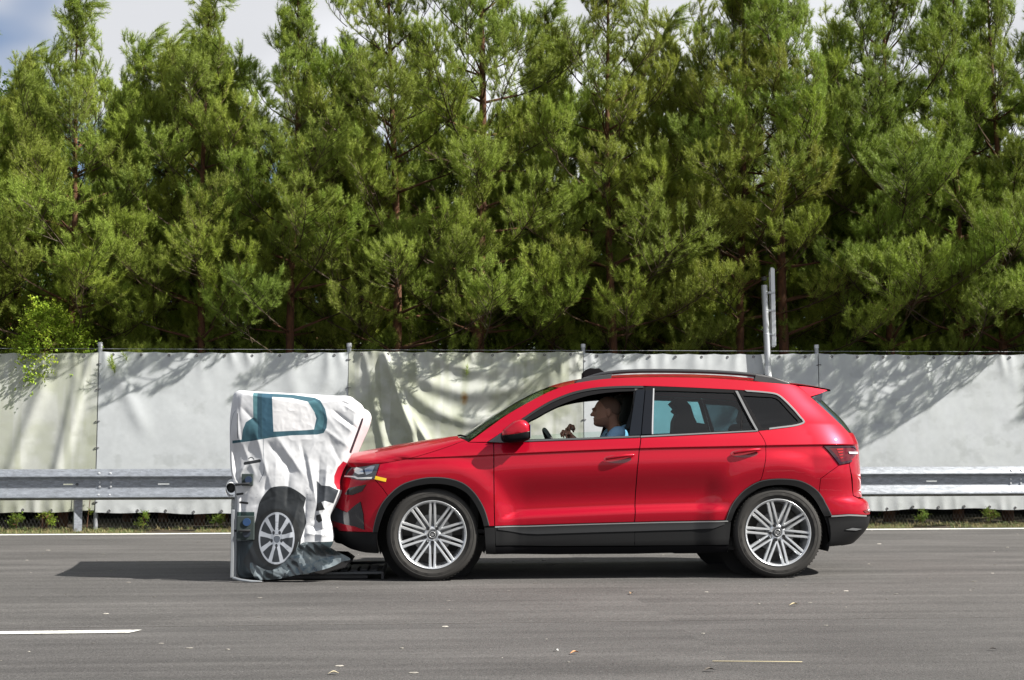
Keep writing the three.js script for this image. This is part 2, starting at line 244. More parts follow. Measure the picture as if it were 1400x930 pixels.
{
  const fence = thing('tarpaulin_fence', 'tall screen fence of white tarpaulins laced between steel posts', 'fence', [0, 0, 0]);
  const hem = std(lin(0.12, 0.12, 0.13), 0.6), steel = std(lin(0.32, 0.34, 0.37), 0.5, { metalness: 0.5 });
  const defs = [
    { x0: -9.05, x1: -5.724, y0: 0.235, y1: 2.345, stain: 0.85, label: 'algae-stained tarpaulin under the overhanging bright bush' },
    { x0: -5.712, x1: -2.408, y0: 0.205, y1: 2.36, stain: 0.0, label: 'clean white tarpaulin behind the white crash dummy' },
    { x0: -2.40, x1: 0.788, y0: 0.22, y1: 2.375, stain: 1.0, label: 'yellow-green stained tarpaulin sagging in deep folds' },
    { x0: 0.80, x1: 4.068, y0: 0.21, y1: 2.36, stain: 0.0, label: 'white tarpaulin above the car roof' },
    { x0: 4.08, x1: 7.35, y0: 0.2, y1: 2.36, stain: 0.12, label: 'smooth white tarpaulin behind the tail of the car' },
    { x0: 7.37, x1: 10.65, y0: 0.2, y1: 2.36, stain: 0.1, label: 'last white tarpaulin past the tail of the car' },
    { x0: -12.35, x1: -9.06, y0: 0.22, y1: 2.35, stain: 0.5, label: 'faintly stained tarpaulin ahead of the crash dummy' },
  ];
  defs.forEach((d, k) => {
    const W = d.x1 - d.x0, H = d.y1 - d.y0, R = rng(900 + k), seams = [];
    for (let i = 0; i < 16; i++) seams.push([d.x0 + W * (i + 0.5) / 16 + (R() - 0.5) * 0.08, 0.14 + 0.5 * R(), (R() - 0.5) * 0.16, 0.028 + 0.02 * R(), (0.006 + 0.010 * R()) * (k === 0 || k === 2 ? 1.5 : 1)]);
    const swag = (x, y, xa, ya, xb, yb, sag, w, a) => { const t = (x - xa) / (xb - xa); if (t < -0.15 || t > 1.15) return 0; const yy = lerp(ya, yb, t) - sag * 4 * t * (1 - t), s = Math.atan(((yb - ya) - sag * 4 * (1 - 2 * t)) / (xb - xa)), q = (y - yy) * Math.cos(s) / w; return a * sstep(-0.15, 0.1, t) * (1 - sstep(0.9, 1.15, t)) * Math.exp(-q * q); };
    const zf = (x, y) => {
      let z = 0.010 * (fbm(x * 1.3 + k * 7, y * 1.6, 3, 3) - 0.5) + 0.0035 * (fbm(x * 6, y * 6, 8, 3) - 0.5);
      for (const [sx, L, lean, w, a] of seams) { const t = (d.y1 - y) / L; if (t < 1.3) z += a * Math.exp(-Math.pow((x - sx - lean * t) / (w * (1 + t)), 2)) * (1 - sstep(0.2, 1.3, t)); const tb = (y - d.y0) / (L * 0.6); if (tb < 1.3) z += a * 0.7 * Math.exp(-Math.pow((x - sx + 0.06) / (w * (1 + tb)), 2)) * (1 - sstep(0, 1.3, tb)); }
      if (k === 2) {
        z += swag(x, y, -1.98, 2.40, 0.70, 2.46, 0.62, 0.12, 0.06) + swag(x, y, -2.06, 2.38, 0.8, 2.42, 0.98, 0.10, 0.05) + swag(x, y, -1.4, 2.40, 0.3, 2.40, 0.30, 0.07, 0.03) + swag(x, y, -2.2, 2.36, 0.5, 2.1, 1.25, 0.09, 0.035);
        z += crease(x, y, -1.92, 2.30, -1.45, 0.85, 0.055, 0.05, 0.5) + crease(x, y, -1.75, 1.85, -1.25, 0.5, 0.05, 0.04, 0.4) + crease(x, y, -2.2, 2.35, -1.85, 0.8, 0.06, 0.035) + crease(x, y, -1.55, 1.5, -0.95, 0.35, 0.06, 0.05, 0.3);
        z += 0.05 * (fbm(x * 2.2, y * 2.6, 31, 3) - 0.5);
      }
      if (k === 0) z += crease(x, y, -6.4, 2.0, -6.9, 0.5, 0.10, 0.045) + crease(x, y, -6.0, 1.9, -6.3, 0.4, 0.07, 0.035) + crease(x, y, -7.1, 1.8, -7.5, 0.5, 0.09, 0.04) + crease(x, y, -5.85, 2.2, -6.1, 1.0, 0.05, 0.03);
      if (k === 1) z += crease(x, y, -5.6, 2.33, -5.1, 1.3, 0.10, 0.016) + crease(x, y, -3.2, 2.3, -3.0, 1.2, 0.12, 0.014) + crease(x, y, -2.55, 2.33, -2.9, 1.5, 0.09, 0.014);
      if (k === 3) z += crease(x, y, 1.2, 2.3, 1.7, 1.4, 0.12, 0.014) + crease(x, y, 2.4, 2.33, 2.2, 1.3, 0.10, 0.014);
      if (k === 4) z += crease(x, y, 4.2, 2.3, 4.6, 1.5, 0.10, 0.014) + crease(x, y, 5.55, 2.3, 5.6, 1.6, 0.08, 0.015);
      return FZ + z;
    };
    const top = x => d.y1 - 0.012 * Math.abs(Math.sin((x - d.x0) / W * Math.PI * 9)) - 0.012 * Math.sin((x - d.x0) / W * Math.PI), bot = x => d.y0 + 0.012 * Math.sin((x - d.x0) * 2.1 + k) + 0.008 * Math.sin(x * 7.3);
    const nx = k === 2 ? 210 : 150, ny = k === 2 ? 130 : 90;
    const g = sheet(nx, ny, (u, v) => { const x = lerp(d.x0, d.x1, u), y = lerp(bot(x), top(x), v); return [x, y, zf(x, y)]; }, (p, u, v) => [u, v]);
    const tex = tarpTexture(40 + k * 3, d.stain);
    const bump = weave.clone(); bump.repeat.set(W * 40, H * 40); bump.needsUpdate = true;
    const p = part('tarpaulin', g, phys(lin(0.66, 0.685, 0.70), 0.85, { map: tex, transmission: 0.22, side: THREE.DoubleSide, bumpMap: bump, bumpScale: 0.0006 }), fence, d.label);
    for (let i = 0; i < 9; i++) { const x = d.x0 + W * (i + 0.5) / 9, e = new THREE.TorusGeometry(0.014, 0.005, 6, 12); e.translate(x, top(x) - 0.03, zf(x, top(x) - 0.03) + 0.004); part('eyelet', e, hem, p); const b = new THREE.TorusGeometry(0.014, 0.005, 6, 12); b.translate(x, bot(x) + 0.03, zf(x, bot(x) + 0.03) + 0.004); part('eyelet', b, hem, p); }
    for (let i = 0; i < 6; i++) { const y = lerp(d.y0 + 0.15, d.y1 - 0.15, i / 5) + (R() - 0.5) * 0.08; const t = tube([[d.x0 + 0.03, y, zf(d.x0 + 0.03, y) + 0.006], [d.x0 - 0.005, y + 0.004, FZ + 0.016], [d.x0 - 0.035, y - 0.01, FZ + 0.004]], 0.006, 5); part('cable_tie', t, hem, p); }
  });
  for (const x of fenceX) {
    const p = part('post', (() => { const c = new THREE.CylinderGeometry(0.03, 0.03, 2.52, 12); c.translate(x, 1.18, FZ - 0.06); return c; })(), steel, fence);
    part('cap', (() => { const c = new THREE.CylinderGeometry(0.034, 0.036, 0.05, 12); c.translate(x, 2.46, FZ - 0.06); return c; })(), std(lin(0.45, 0.47, 0.5), 0.4, { metalness: 0.4 }), p);
  }
  // wire mesh carrying the tarpaulins, seen below their hems
  const wires = [], wm = 0.0011;
  for (let i = 0; i < 330; i++) { const x = -9 + i * 0.05; for (const s of [1, -1]) { const pts = []; for (let j = 0; j <= 6; j++) pts.push([x + s * (j % 2 ? 0.0245 : 0), 0.01 + j * 0.048, FZ - 0.03]); wires.push(tube(pts, wm, 3, false)); } }
  const wg = part('wire_mesh', merge(wires), std(lin(0.09, 0.095, 0.09), 0.7, { metalness: 0.3 }), fence); wg.userData.kind = 'stuff';
  part('tension_wire', tube([[-12.35, 2.40, FZ - 0.05], [-2.4, 2.395, FZ - 0.05], [4, 2.395, FZ - 0.05], [10.65, 2.4, FZ - 0.05]], 0.003, 5), steel, fence);
}

// road sign seen from the edge, rising behind the fence
{
  const [sx] = atZ(1049.5, 450, -6.85), s = thing('road_sign', 'narrow road sign seen edge on, on a grey tube post before the fence', 'sign', [sx, 0, -6.85]);
  const grey = std(lin(0.40, 0.42, 0.45), 0.45, { metalness: 0.4 }), pale = std(lin(0.62, 0.64, 0.67), 0.4, { metalness: 0.3 });
  part('post', tube([[0.05, 0, 0], [-0.035, 3.30, 0]], 0.042, 14), grey, s);
  part('post_cap', (() => { const c = new THREE.CylinderGeometry(0.037, 0.037, 0.05, 14); c.translate(-0.036, 3.39, 0); return c; })(), std(lin(0.03, 0.03, 0.03), 0.6), s);
  const panel = partGroup('sign_panel', s);
  const rot = g => { g.rotateY(-0.17); g.translate(0.125, 3.0, -0.17); return g; };
  part('plate', rot(box(0.004, 1.02, 0.24)), std(lin(0.22, 0.24, 0.25), 0.5, { metalness: 0.4 }), panel);
  part('rim', rot(merge([box(0.06, 1.08, 0.03, -0.005, 0, 0.125, 0.008), box(0.045, 1.08, 0.03, -0.01, 0, -0.125, 0.008), box(0.045, 0.03, 0.26, -0.01, 0.54, 0, 0.008), box(0.045, 0.03, 0.26, -0.01, -0.54, 0, 0.008)])), pale, panel);
  part('sleeve', tube([[0.018, 1.2, 0], [-0.008, 2.18, 0]], 0.046, 14), std(lin(0.55, 0.57, 0.6), 0.45), s);
  for (const y of [2.62, 2.95, 3.2]) part('clamp', merge([box(0.12, 0.03, 0.10, 0.06, y, -0.075, 0.004), (() => { const c = new THREE.TorusGeometry(0.037, 0.008, 6, 14); c.rotateX(Math.PI / 2); c.translate(-0.02, y, 0); return c; })()]), grey, s);
}
// ------------------------------------------------------------------ pines and broadleaf trees behind the fence
const bark = (() => { const t = dataTexture(256, 512, (u, v) => { const n = fbm(u * 10, v * 26, 3, 5), c = fbm(u * 30, v * 50, 9, 3); const k = n * 0.7 + c * 0.3; return [70 + k * 120, 48 + k * 84, 34 + k * 60]; }); t.repeat.set(1, 0.5); return std(lin(0.33, 0.30, 0.27), 0.95, { map: t }); })();
const needleMat = phys(0xffffff, 0.62, { vertexColors: true, transmission: 0.5, side: THREE.DoubleSide, specularIntensity: 0.35 });
const leafMat = phys(0xffffff, 0.6, { vertexColors: true, transmission: 0.42, side: THREE.DoubleSide, specularIntensity: 0.35 });
class Soup { // triangles with vertex colours
  constructor() { this.p = []; this.c = []; this.n = []; }
  tri(a, b, c, col) { const n = new THREE.Vector3().subVectors(b, a).cross(new THREE.Vector3().subVectors(c, a)).normalize(); for (const v of [a, b, c]) { this.p.push(v.x, v.y, v.z); this.c.push(...col); this.n.push(n.x, n.y, n.z); } }
  build() { const g = new THREE.BufferGeometry(); g.setAttribute('position', new THREE.Float32BufferAttribute(this.p, 3)); g.setAttribute('color', new THREE.Float32BufferAttribute(this.c, 3)); g.setAttribute('normal', new THREE.Float32BufferAttribute(this.n, 3)); return g; }
}

function randDir(R) { const z = R() * 2 - 1, a = R() * 6.2832, s = Math.sqrt(1 - z * z); return V3(s * Math.cos(a), z, s * Math.sin(a)); }
function frame(d) { const h = Math.abs(d.y) > 0.93 ? V3(1, 0, 0) : V3(0, 1, 0), s = d.clone().cross(h).normalize(); return [s, s.clone().cross(d)]; }
function twig(S, pts, r0, r1, col) { // three-sided stem
  for (let i = 0; i + 1 < pts.length; i++) {
    const d = pts[i + 1].clone().sub(pts[i]).normalize(), [s, w] = frame(d), ra = lerp(r0, r1, i / (pts.length - 1)), rb = lerp(r0, r1, (i + 1) / (pts.length - 1)), A = [], B = [];
    for (let k = 0; k < 3; k++) { const a = k * 2.094, o = s.clone().multiplyScalar(Math.cos(a)).addScaledVector(w, Math.sin(a)); A.push(pts[i].clone().addScaledVector(o, ra)); B.push(pts[i + 1].clone().addScaledVector(o, rb)); }
    for (let k = 0; k < 3; k++) { const j = (k + 1) % 3; S.tri(A[k], A[j], B[j], col); S.tri(A[k], B[j], B[k], col); }
  }
}
function brush(S, pts, t0, R, dens, len) { // needles round a stem from fraction t0 to its tip
  const L = []; let tot = 0; for (let i = 0; i + 1 < pts.length; i++) { L.push(pts[i].distanceTo(pts[i + 1])); tot += L[i]; }
  const n = Math.ceil(tot * (1 - t0) * dens);
  for (let k = 0; k < n; k++) {
    const tt = t0 + (1 - t0) * (k + R()) / n; let s = tt * tot, i = 0; while (i < L.length - 1 && s > L[i]) s -= L[i++];
    const p = pts[i].clone().lerp(pts[i + 1], s / L[i]), d = pts[i + 1].clone().sub(pts[i]).normalize(), [a, b] = frame(d), az = R() * 6.2832;
    const o = a.multiplyScalar(Math.cos(az)).addScaledVector(b, Math.sin(az)), spread = lerp(0.95, 0.42, sstep(0.72, 1, tt)) * (0.75 + 0.5 * R());
    const q = d.clone().multiplyScalar(Math.cos(spread)).addScaledVector(o, Math.sin(spread)), ln = len * (0.75 + 0.5 * R()), side = q.clone().cross(randDir(R)).normalize().multiplyScalar(0.0025);
    const v = 0.85 + 0.3 * R();
    S.tri(p.clone().add(side), p.clone().sub(side), p.clone().addScaledVector(q, ln), [0.28 * v, 0.365 * v, 0.056 * v]);
  }
}
const stemCol = [0.075, 0.05, 0.03];
function pineSpray(len, seed) {
  const R = rng(seed), S = new Soup(), curve = 0.22 + 0.2 * R(), axis = t => V3(len * t, len * curve * t * t, len * 0.05 * Math.sin(t * 3 + seed));
  const stem = (p, dir, l, rise, n) => { const q = [p]; const d = dir.clone(); for (let i = 0; i < n; i++) { q.push(q[i].clone().addScaledVector(d, l / n)); d.y += rise; d.normalize(); } return q; };
  const shoot = (p, dir, l) => { const q = stem(p, dir, l, 0.14 + 0.14 * R(), 3); twig(S, [q[0], q[3]], 0.0035, 0.002, stemCol); brush(S, q, 0.02, R, 330, 0.056); };
  const tuft = (p, dir, k, l) => { shoot(p, dir, l * (0.9 + 0.3 * R())); for (let i = 0; i < k; i++) { const o = randDir(R); o.y = Math.abs(o.y) * 0.8 + 0.45; shoot(p, dir.clone().multiplyScalar(0.6).addScaledVector(o, 0.75).normalize(), l * (0.6 + 0.4 * R())); } };
  const pts = []; for (let i = 0; i <= 5; i++) pts.push(axis(i / 5));
  twig(S, pts, 0.005 + len * 0.006, 0.003, stemCol); brush(S, pts, len > 0.7 ? 0.72 : 0.35, R, 300, 0.058);
  const end = pts[5], ed = pts[5].clone().sub(pts[4]).normalize(); ed.y += 0.25; ed.normalize(); tuft(end, ed, 4, 0.20);
  const n = Math.max(1, Math.round((len - 0.1) / 0.17));
  for (let i = 0; i < n; i++) for (const s of [-1, 1]) {
    const t = 0.24 + 0.7 * (i + 0.7 * R()) / n, a = s * (0.6 + 0.5 * R()), d = V3(Math.cos(a), 0.28 + 0.5 * R(), Math.sin(a)).normalize(), l = (len * (1 - t) * 0.55 + 0.10) * (0.8 + 0.5 * R());
    const q = stem(axis(t), d, l, 0.10 + 0.1 * R(), 3); twig(S, q, 0.0045, 0.003, stemCol); if (l > 0.2) brush(S, q, 0.6, R, 240, 0.055);
    const dd = q[3].clone().sub(q[2]); dd.y += 0.06; dd.normalize(); tuft(q[3], dd, 2 + (R() < 0.5 ? 1 : 0), 0.17);
    if (l > 0.34) for (const m of [-1, 1]) { const b = a + m * (0.7 + 0.4 * R()); tuft(q[1 + (R() < 0.5 ? 1 : 0)], V3(Math.cos(b), 0.35 + 0.3 * R(), Math.sin(b)).normalize(), 2, 0.16); }
  }
  return S.build();
}
const SPRAYS = [];
for (const [len, n] of [[0.32, 3], [0.6, 3], [1.0, 4], [1.5, 4]]) for (let k = 0; k < n; k++) SPRAYS.push({ len, g: pineSpray(len, 3000 + SPRAYS.length * 17) });
const bareSpray = (() => { const R = rng(77), S = new Soup(), c = [0.10, 0.085, 0.07]; const pts = [V3(0, 0, 0), V3(0.4, 0.03, 0.02), V3(0.8, -0.02, 0), V3(1.2, 0.02, -0.05)]; twig(S, pts, 0.013, 0.003, c); for (let i = 0; i < 9; i++) { const t = 0.25 + 0.7 * R(), p = V3(1.2 * t, 0, 0), a = (R() < 0.5 ? -1 : 1) * (0.5 + 0.5 * R()), l = 0.2 + 0.35 * R(), e = p.clone().add(V3(Math.cos(a) * l, (R() - 0.4) * 0.2, Math.sin(a) * l)); twig(S, [p, p.clone().lerp(e, 0.5).add(V3(0, 0.02, 0)), e], 0.004, 0.0015, c); } return S.build(); })();
function leafSpray(seed, rad, leaf, n) { // a clump of broad leaves on thin twigs
  const R = rng(seed), S = new Soup();
  for (let t = 0; t < 9; t++) {
    const d = randDir(R); d.y = d.y * 0.6 + 0.25; d.x += 0.4; d.normalize(); const l = rad * (0.7 + 0.5 * R()), e = d.clone().multiplyScalar(l); twig(S, [V3(0, 0, 0), e.clone().multiplyScalar(0.5).add(V3(0, 0.02, 0)), e], 0.003, 0.0012, [0.08, 0.07, 0.04]);
    for (let i = 0; i < n; i++) {
      const p = e.clone().multiplyScalar(0.25 + 0.8 * R()).add(randDir(R).multiplyScalar(leaf * 0.9)), nrm = randDir(R); nrm.y = Math.abs(nrm.y) + 0.35; nrm.normalize();
      const [a, b] = frame(nrm), k = R() * 6.28, u = a.clone().multiplyScalar(Math.cos(k)).addScaledVector(b, Math.sin(k)), w = nrm.clone().cross(u), s = leaf * (0.6 + 0.7 * R()), v = 0.75 + 0.5 * R();
      const A = p.clone().addScaledVector(u, -s * 0.5), B = p.clone().addScaledVector(u, s * 0.6), C = p.clone().addScaledVector(w, s * 0.32).addScaledVector(nrm, s * 0.07), D = p.clone().addScaledVector(w, -s * 0.32).addScaledVector(nrm, s * 0.07), col = [0.16 * v, 0.24 * v, 0.035 * v];
      S.tri(A, D, C, col); S.tri(D, B, C, col);
    }
  }
  return S.build();
}
const LEAVES = [1, 2, 3, 4].map(k => leafSpray(8800 + k, 0.36, 0.06, 9)), FINE = [1, 2, 3].map(k => leafSpray(9900 + k, 0.24, 0.042, 11));
function scatter(parent, geo, mat, list) {
  const m = new THREE.InstancedMesh(geo, mat, list.length), M = new THREE.Matrix4();
  list.forEach((q, i) => { const [s, w] = frame(q.d), up = w, z = q.d.clone().cross(up); M.makeBasis(q.d, up, z); if (q.roll) M.multiply(new THREE.Matrix4().makeRotationX(q.roll)); M.scale(V3(q.s, q.s, q.s)).setPosition(q.p); m.setMatrixAt(i, M); m.setColorAt(i, q.c); });
  m.name = 'crown'; m.userData.kind = 'stuff'; m.castShadow = m.receiveShadow = true; parent.add(m); return m;
}
function pine(seed, x, z, H, o = {}) {
  const R = rng(seed), t = thing('pine_tree', o.label, 'tree', [x, 0, z], o.group), geos = [], by = new Map(), lean = (R() - 0.5) * 0.05, wob = R() * 6;
  const at = y => V3(lean * y + 0.03 * Math.sin(y * 0.9 + wob), y, 0.03 * Math.cos(y * 0.8 + wob));
  const r0 = (o.thick || 1) * (0.025 + H * 0.0062), pts = [], rad = []; for (let i = 0; i <= 14; i++) { const y = H * i / 14; pts.push(at(y)); rad.push(r0 * Math.pow(1 - i / 14, 0.9) + 0.006); }
  geos.push(tube(pts, rad, 9, false));
  const tint = o.tint || 1, warm = (R() - 0.35) * 0.16, reach = o.reach || 1, base = o.base || 1.4;
  let y = 0.7 + 0.4 * R();
  const nearTrunk = (p, c) => { for (let i = 0; i < 1; i++) { const e = Math.floor(R() * 5), az = R() * 6.28; if (!by.has(e)) by.set(e, []); by.get(e).push({ p, d: V3(Math.cos(az), 0.5 + 0.7 * R(), Math.sin(az)).normalize(), s: 0.9 + 0.3 * R(), c, roll: 0 }); } };
  while (y < H - 0.1) {
    const dep = H - y, n = 4 + Math.round(R() * 2) + (dep < 2 ? 1 : 0), a0 = R() * 6.28;
    for (let k = 0; k < n; k++) {
      const az = a0 + k / n * 6.2832 + (R() - 0.5) * 0.6, dead = y < base && R() < 0.75;
      let L = Math.min(0.20 + 0.385 * dep, (1.65 + 0.4 * R()) * reach) * (0.72 + 0.5 * R()); if (y < base + 0.8) L *= 0.8;
      const el = lerp(1.05, 0.24, sstep(0, 4.4, dep)) + (R() - 0.5) * 0.3 - (dead ? 0.25 : 0), d = V3(Math.cos(az) * Math.cos(el), Math.sin(el), Math.sin(az) * Math.cos(el)), p = at(y + (R() - 0.5) * 0.12);
      if (z < -7 && p.y + z * 0 + L * Math.sin(el) < 2.62 && z + d.z * L * 1.25 > FZ - 0.12) continue;
      if (Math.abs(x + p.x + d.x * L * 0.7 - 3.30) < 0.5 && z + d.z * L > -7.0 && p.y < 3.5) continue;
      const cv = tint * (0.84 + 0.34 * R()), c = lin(cv * (1 + warm) * (0.95 + 0.12 * R()), cv, cv * (0.85 + 0.2 * R()));
      if (dead) { const key = 'dead'; if (!by.has(key)) by.set(key, []); by.get(key).push({ p, d, s: 0.6 + 0.5 * R(), c: lin(1, 1, 1), roll: R() * 6 }); continue; }
      const bareL = L > 1.0 ? L * 0.28 : 0.0, fit = L - bareL; let best = 0; SPRAYS.forEach((s, i) => { if (Math.abs(s.len - fit) < Math.abs(SPRAYS[best].len - fit) - 1e-6) best = i; }); const same = SPRAYS.map((s, i) => i).filter(i => SPRAYS[i].len === SPRAYS[best].len), pick = same[Math.floor(R() * same.length)];
      const q = p.clone().addScaledVector(d, bareL); if (bareL) geos.push(tube([p, p.clone().lerp(q, 0.5), q.clone().addScaledVector(d, 0.05)], [0.011 + 0.007 * L, 0.010 + 0.005 * L, 0.010], 5, false));
      if (!by.has(pick)) by.set(pick, []); by.get(pick).push({ p: q, d, s: clamp(fit / SPRAYS[pick].len, 0.75, 1.3), c, roll: (R() - 0.5) * 0.7 });
      if (L > 0.9) { const e = Math.floor(R() * 3) + 3, f = 0.35 + 0.3 * R(), dd = d.clone(); dd.y += 0.35; dd.x += (R() - 0.5) * 0.8; dd.z += (R() - 0.5) * 0.8; dd.normalize(); if (!by.has(e)) by.set(e, []); by.get(e).push({ p: p.clone().addScaledVector(d, L * f), d: dd, s: 0.8 + 0.3 * R(), c, roll: 0 }); }
    }
    if (y > base + 0.3) nearTrunk(at(y + 0.2), lin(tint * (1 + warm), tint, tint));
    y += (o.step || 0.48) * (0.8 + 0.4 * R());
  }
  for (const e of [0, 1, 2]) { if (!by.has(e)) by.set(e, []); by.get(e).push({ p: at(H - 0.12 - e * 0.1), d: V3((R() - 0.5) * 0.3, 1, (R() - 0.5) * 0.3).normalize(), s: 1.1, c: lin(tint, tint, tint), roll: 0 }); }
  part('trunk', merge(geos), bark, t);
  const crown = partGroup('crown', t);
  for (const [k, list] of by) { const m = scatter(crown, k === 'dead' ? bareSpray : SPRAYS[k].g, needleMat, list); m.name = k === 'dead' ? 'bare_twigs' : 'needles'; }
  return t;
}
function broadleaf(seed, x, z, H, w, o = {}) {
  const R = rng(seed), t = thing(o.name || 'broadleaf_tree', o.label, o.category || 'tree', [x, o.y || 0, z], o.group), geos = [], lists = (o.fine ? FINE : LEAVES).map(() => []), c0 = o.col || [1, 1, 1];
  geos.push(tube([[0, 0, 0], [0.05 * R(), H * 0.5, 0.05 * R()], [0.1 * R(), H * 0.9, 0]], H < 1.2 ? [0.006, 0.004, 0.002] : [0.03 + H * 0.007, 0.02 + H * 0.004, 0.008], 7, false));
  const n = Math.round((o.n || 30) * H * w);
  for (let i = 0; i < n; i++) {
    const yy = Math.pow(R(), 0.8), y = (o.low || 0.1) * H + yy * H * (1 - (o.low || 0.1)), rr = w * Math.sqrt(Math.max(0.05, Math.sin(Math.PI * clamp(0.12 + 0.86 * yy, 0, 1)))) * (0.8 + 0.4 * noise3(i * 0.37, seed, y)), a = R() * 6.2832, q = rr * Math.sqrt(0.15 + 0.85 * R());
    const p = V3(Math.cos(a) * q, y, Math.sin(a) * q), d = V3(p.x, (0.25 + 0.3 * R()) * w, p.z).normalize(), v = 0.8 + 0.4 * R();
    lists[Math.floor(R() * lists.length)].push({ p, d, s: (o.scale || 1) * (0.8 + 0.5 * R()), c: lin(c0[0] * v * (0.9 + 0.2 * R()), c0[1] * v, c0[2] * v), roll: R() * 6 });
    if (R() < 0.22) geos.push(tube([[0, y * 0.75, 0], [p.x * 0.5, y * 0.9, p.z * 0.5], [p.x, p.y, p.z]], [0.012, 0.008, 0.004], 4, false));
  }
  part('trunk', merge(geos), bark, t); const crown = partGroup('crown', t);
  lists.forEach((l, i) => { if (l.length) scatter(crown, (o.fine ? FINE : LEAVES)[i], leafMat, l).name = 'leaves'; });
  return t;
}
{
  const front = 'young pines growing along the fence', stand = 'young pines crowded deep inside the stand', X = (px, z) => atZ(px, 470, z)[0];
  const behind = x => x < -6.2 ? 'behind the algae-stained tarpaulin with the bright bush' : x < -2.5 ? 'behind the clean white tarpaulin near the crash dummy' : x < 0.9 ? 'behind the sagging yellow-stained tarpaulin' : x < 4.4 ? 'behind the white tarpaulin above the car roof' : 'behind the smooth white tarpaulin past the tail of the car';
  // front row: [photo column, z, height, extras]
  const row = [
    [-170, -8.1, 8.0, {}], [-70, -7.8, 7.4, {}], [95, -7.7, 7.75, {}], [225, -8.9, 7.5, { tint: 1.05 }], [275, -7.8, 7.9, {}],
    [398, -7.75, 8.3, { label: 'young pine with a straight dark trunk behind the clean white tarpaulin' }], [478, -9.0, 7.3, {}], [548, -7.8, 9.2, { label: 'young pine with a reddish trunk at the joint of the white and stained tarpaulins' }],
    [655, -7.75, 9.8, { thick: 1.35, label: 'stout pine with a thick reddish trunk behind the sagging stained tarpaulin' }], [760, -8.9, 8.2, {}], [840, -7.75, 8.9, {}], [925, -8.8, 8.0, {}], [1010, -7.8, 9.0, {}],
    [1078, -7.75, 9.4, { thick: 1.15, label: 'young pine with a bare orange trunk beside the road sign' }], [1150, -9.0, 7.9, {}], [1212, -7.7, 9.2, {}], [1305, -7.75, 8.6, {}], [1372, -7.7, 9.0, {}], [1450, -7.8, 8.5, {}], [1540, -7.75, 8.8, {}], [1640, -8.6, 8.6, {}], [1760, -8.5, 8.8, {}], [1880, -8.7, 8.6, {}],
  ];
  row.forEach(([px, z, H, o], i) => pine(100 + i * 13, X(px, z), z, H - 0.35, { group: front, label: 'bushy young pine ' + behind(X(px, z)), ...o }));
  const R = rng(4242);
  for (const [z, n, h] of [[-9.4, 17, 6.9], [-11.4, 15, 7.2], [-14.0, 11, 7.6]]) for (let i = 0; i < n; i++) { const x = lerp(-11, 14, (i + 0.2 + 0.6 * R()) / n); pine(2000 + i * 31 - Math.round(z * 50), x, z + (R() - 0.5) * 1.2, h * (0.88 + 0.2 * R()) + (x < -1 ? 0.15 : 0), { group: stand, label: `slim young pine in the ${z > -10.5 ? 'second' : z > -13 ? 'third' : 'fourth'} row behind the fence`, base: 2.0, step: 0.5, reach: 0.8 }); }
  for (let i = 0; i < 15; i++) broadleaf(700 + i * 7, lerp(-12, 15, (i + R()) / 15), -9.3 - 6.5 * R(), 3.8 + 1.9 * R(), 1.3 + 0.5 * R(), { n: 19, low: 0.06, group: 'leafy saplings between the pines', label: 'light green leafy sapling filling a gap between the pines', col: [1.7, 1.55, 0.95], scale: 1.0 });
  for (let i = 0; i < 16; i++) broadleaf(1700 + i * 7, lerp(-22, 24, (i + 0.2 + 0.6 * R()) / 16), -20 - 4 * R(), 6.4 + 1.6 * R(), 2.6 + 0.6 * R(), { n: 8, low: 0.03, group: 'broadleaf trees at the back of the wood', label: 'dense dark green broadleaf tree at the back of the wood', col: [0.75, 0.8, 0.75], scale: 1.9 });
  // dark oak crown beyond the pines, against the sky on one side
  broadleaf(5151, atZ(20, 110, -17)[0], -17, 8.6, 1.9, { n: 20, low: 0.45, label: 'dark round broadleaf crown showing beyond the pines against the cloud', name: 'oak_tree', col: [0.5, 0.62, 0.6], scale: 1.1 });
  // bright bush leaning over the fence
  { const [bx] = atZ(62, 470, -7.15); broadleaf(61, bx, -7.3, 2.95, 0.50, { fine: true, n: 105, low: 0.62, name: 'bush', category: 'bush', label: 'bright yellow-green bush hanging over the top of the stained tarpaulin', col: [1.9, 1.75, 1.0], scale: 0.75 }); }
  for (const [px, z, h, w, c] of [[70, -6.75, 0.2, 0.10, [1.25, 1.2, 0.8]], [200, -6.75, 0.2, 0.08, [1.1, 1.1, 0.7]], [125, -6.8, 0.86, 0.05, [1.2, 1.15, 0.8]], [298, -6.6, 0.16, 0.09, [1.0, 1.0, 0.7]], [1250, -6.7, 0.17, 0.10, [1.1, 1.1, 0.8]], [30, -6.7, 0.14, 0.12, [0.9, 0.9, 0.6]], [1345, -6.72, 0.18, 0.1, [1.1, 1.0, 0.7]]])
    broadleaf(6000 + px, X(px, z), z, h, w, { fine: true, n: 1100 * 0.24 / h * 0.4, low: 0.15, name: 'weed', category: 'plant', label: 'small leafy weed growing at the foot of the fence', group: 'weeds along the verge', col: c, scale: 0.26, y: 0.03 });
}
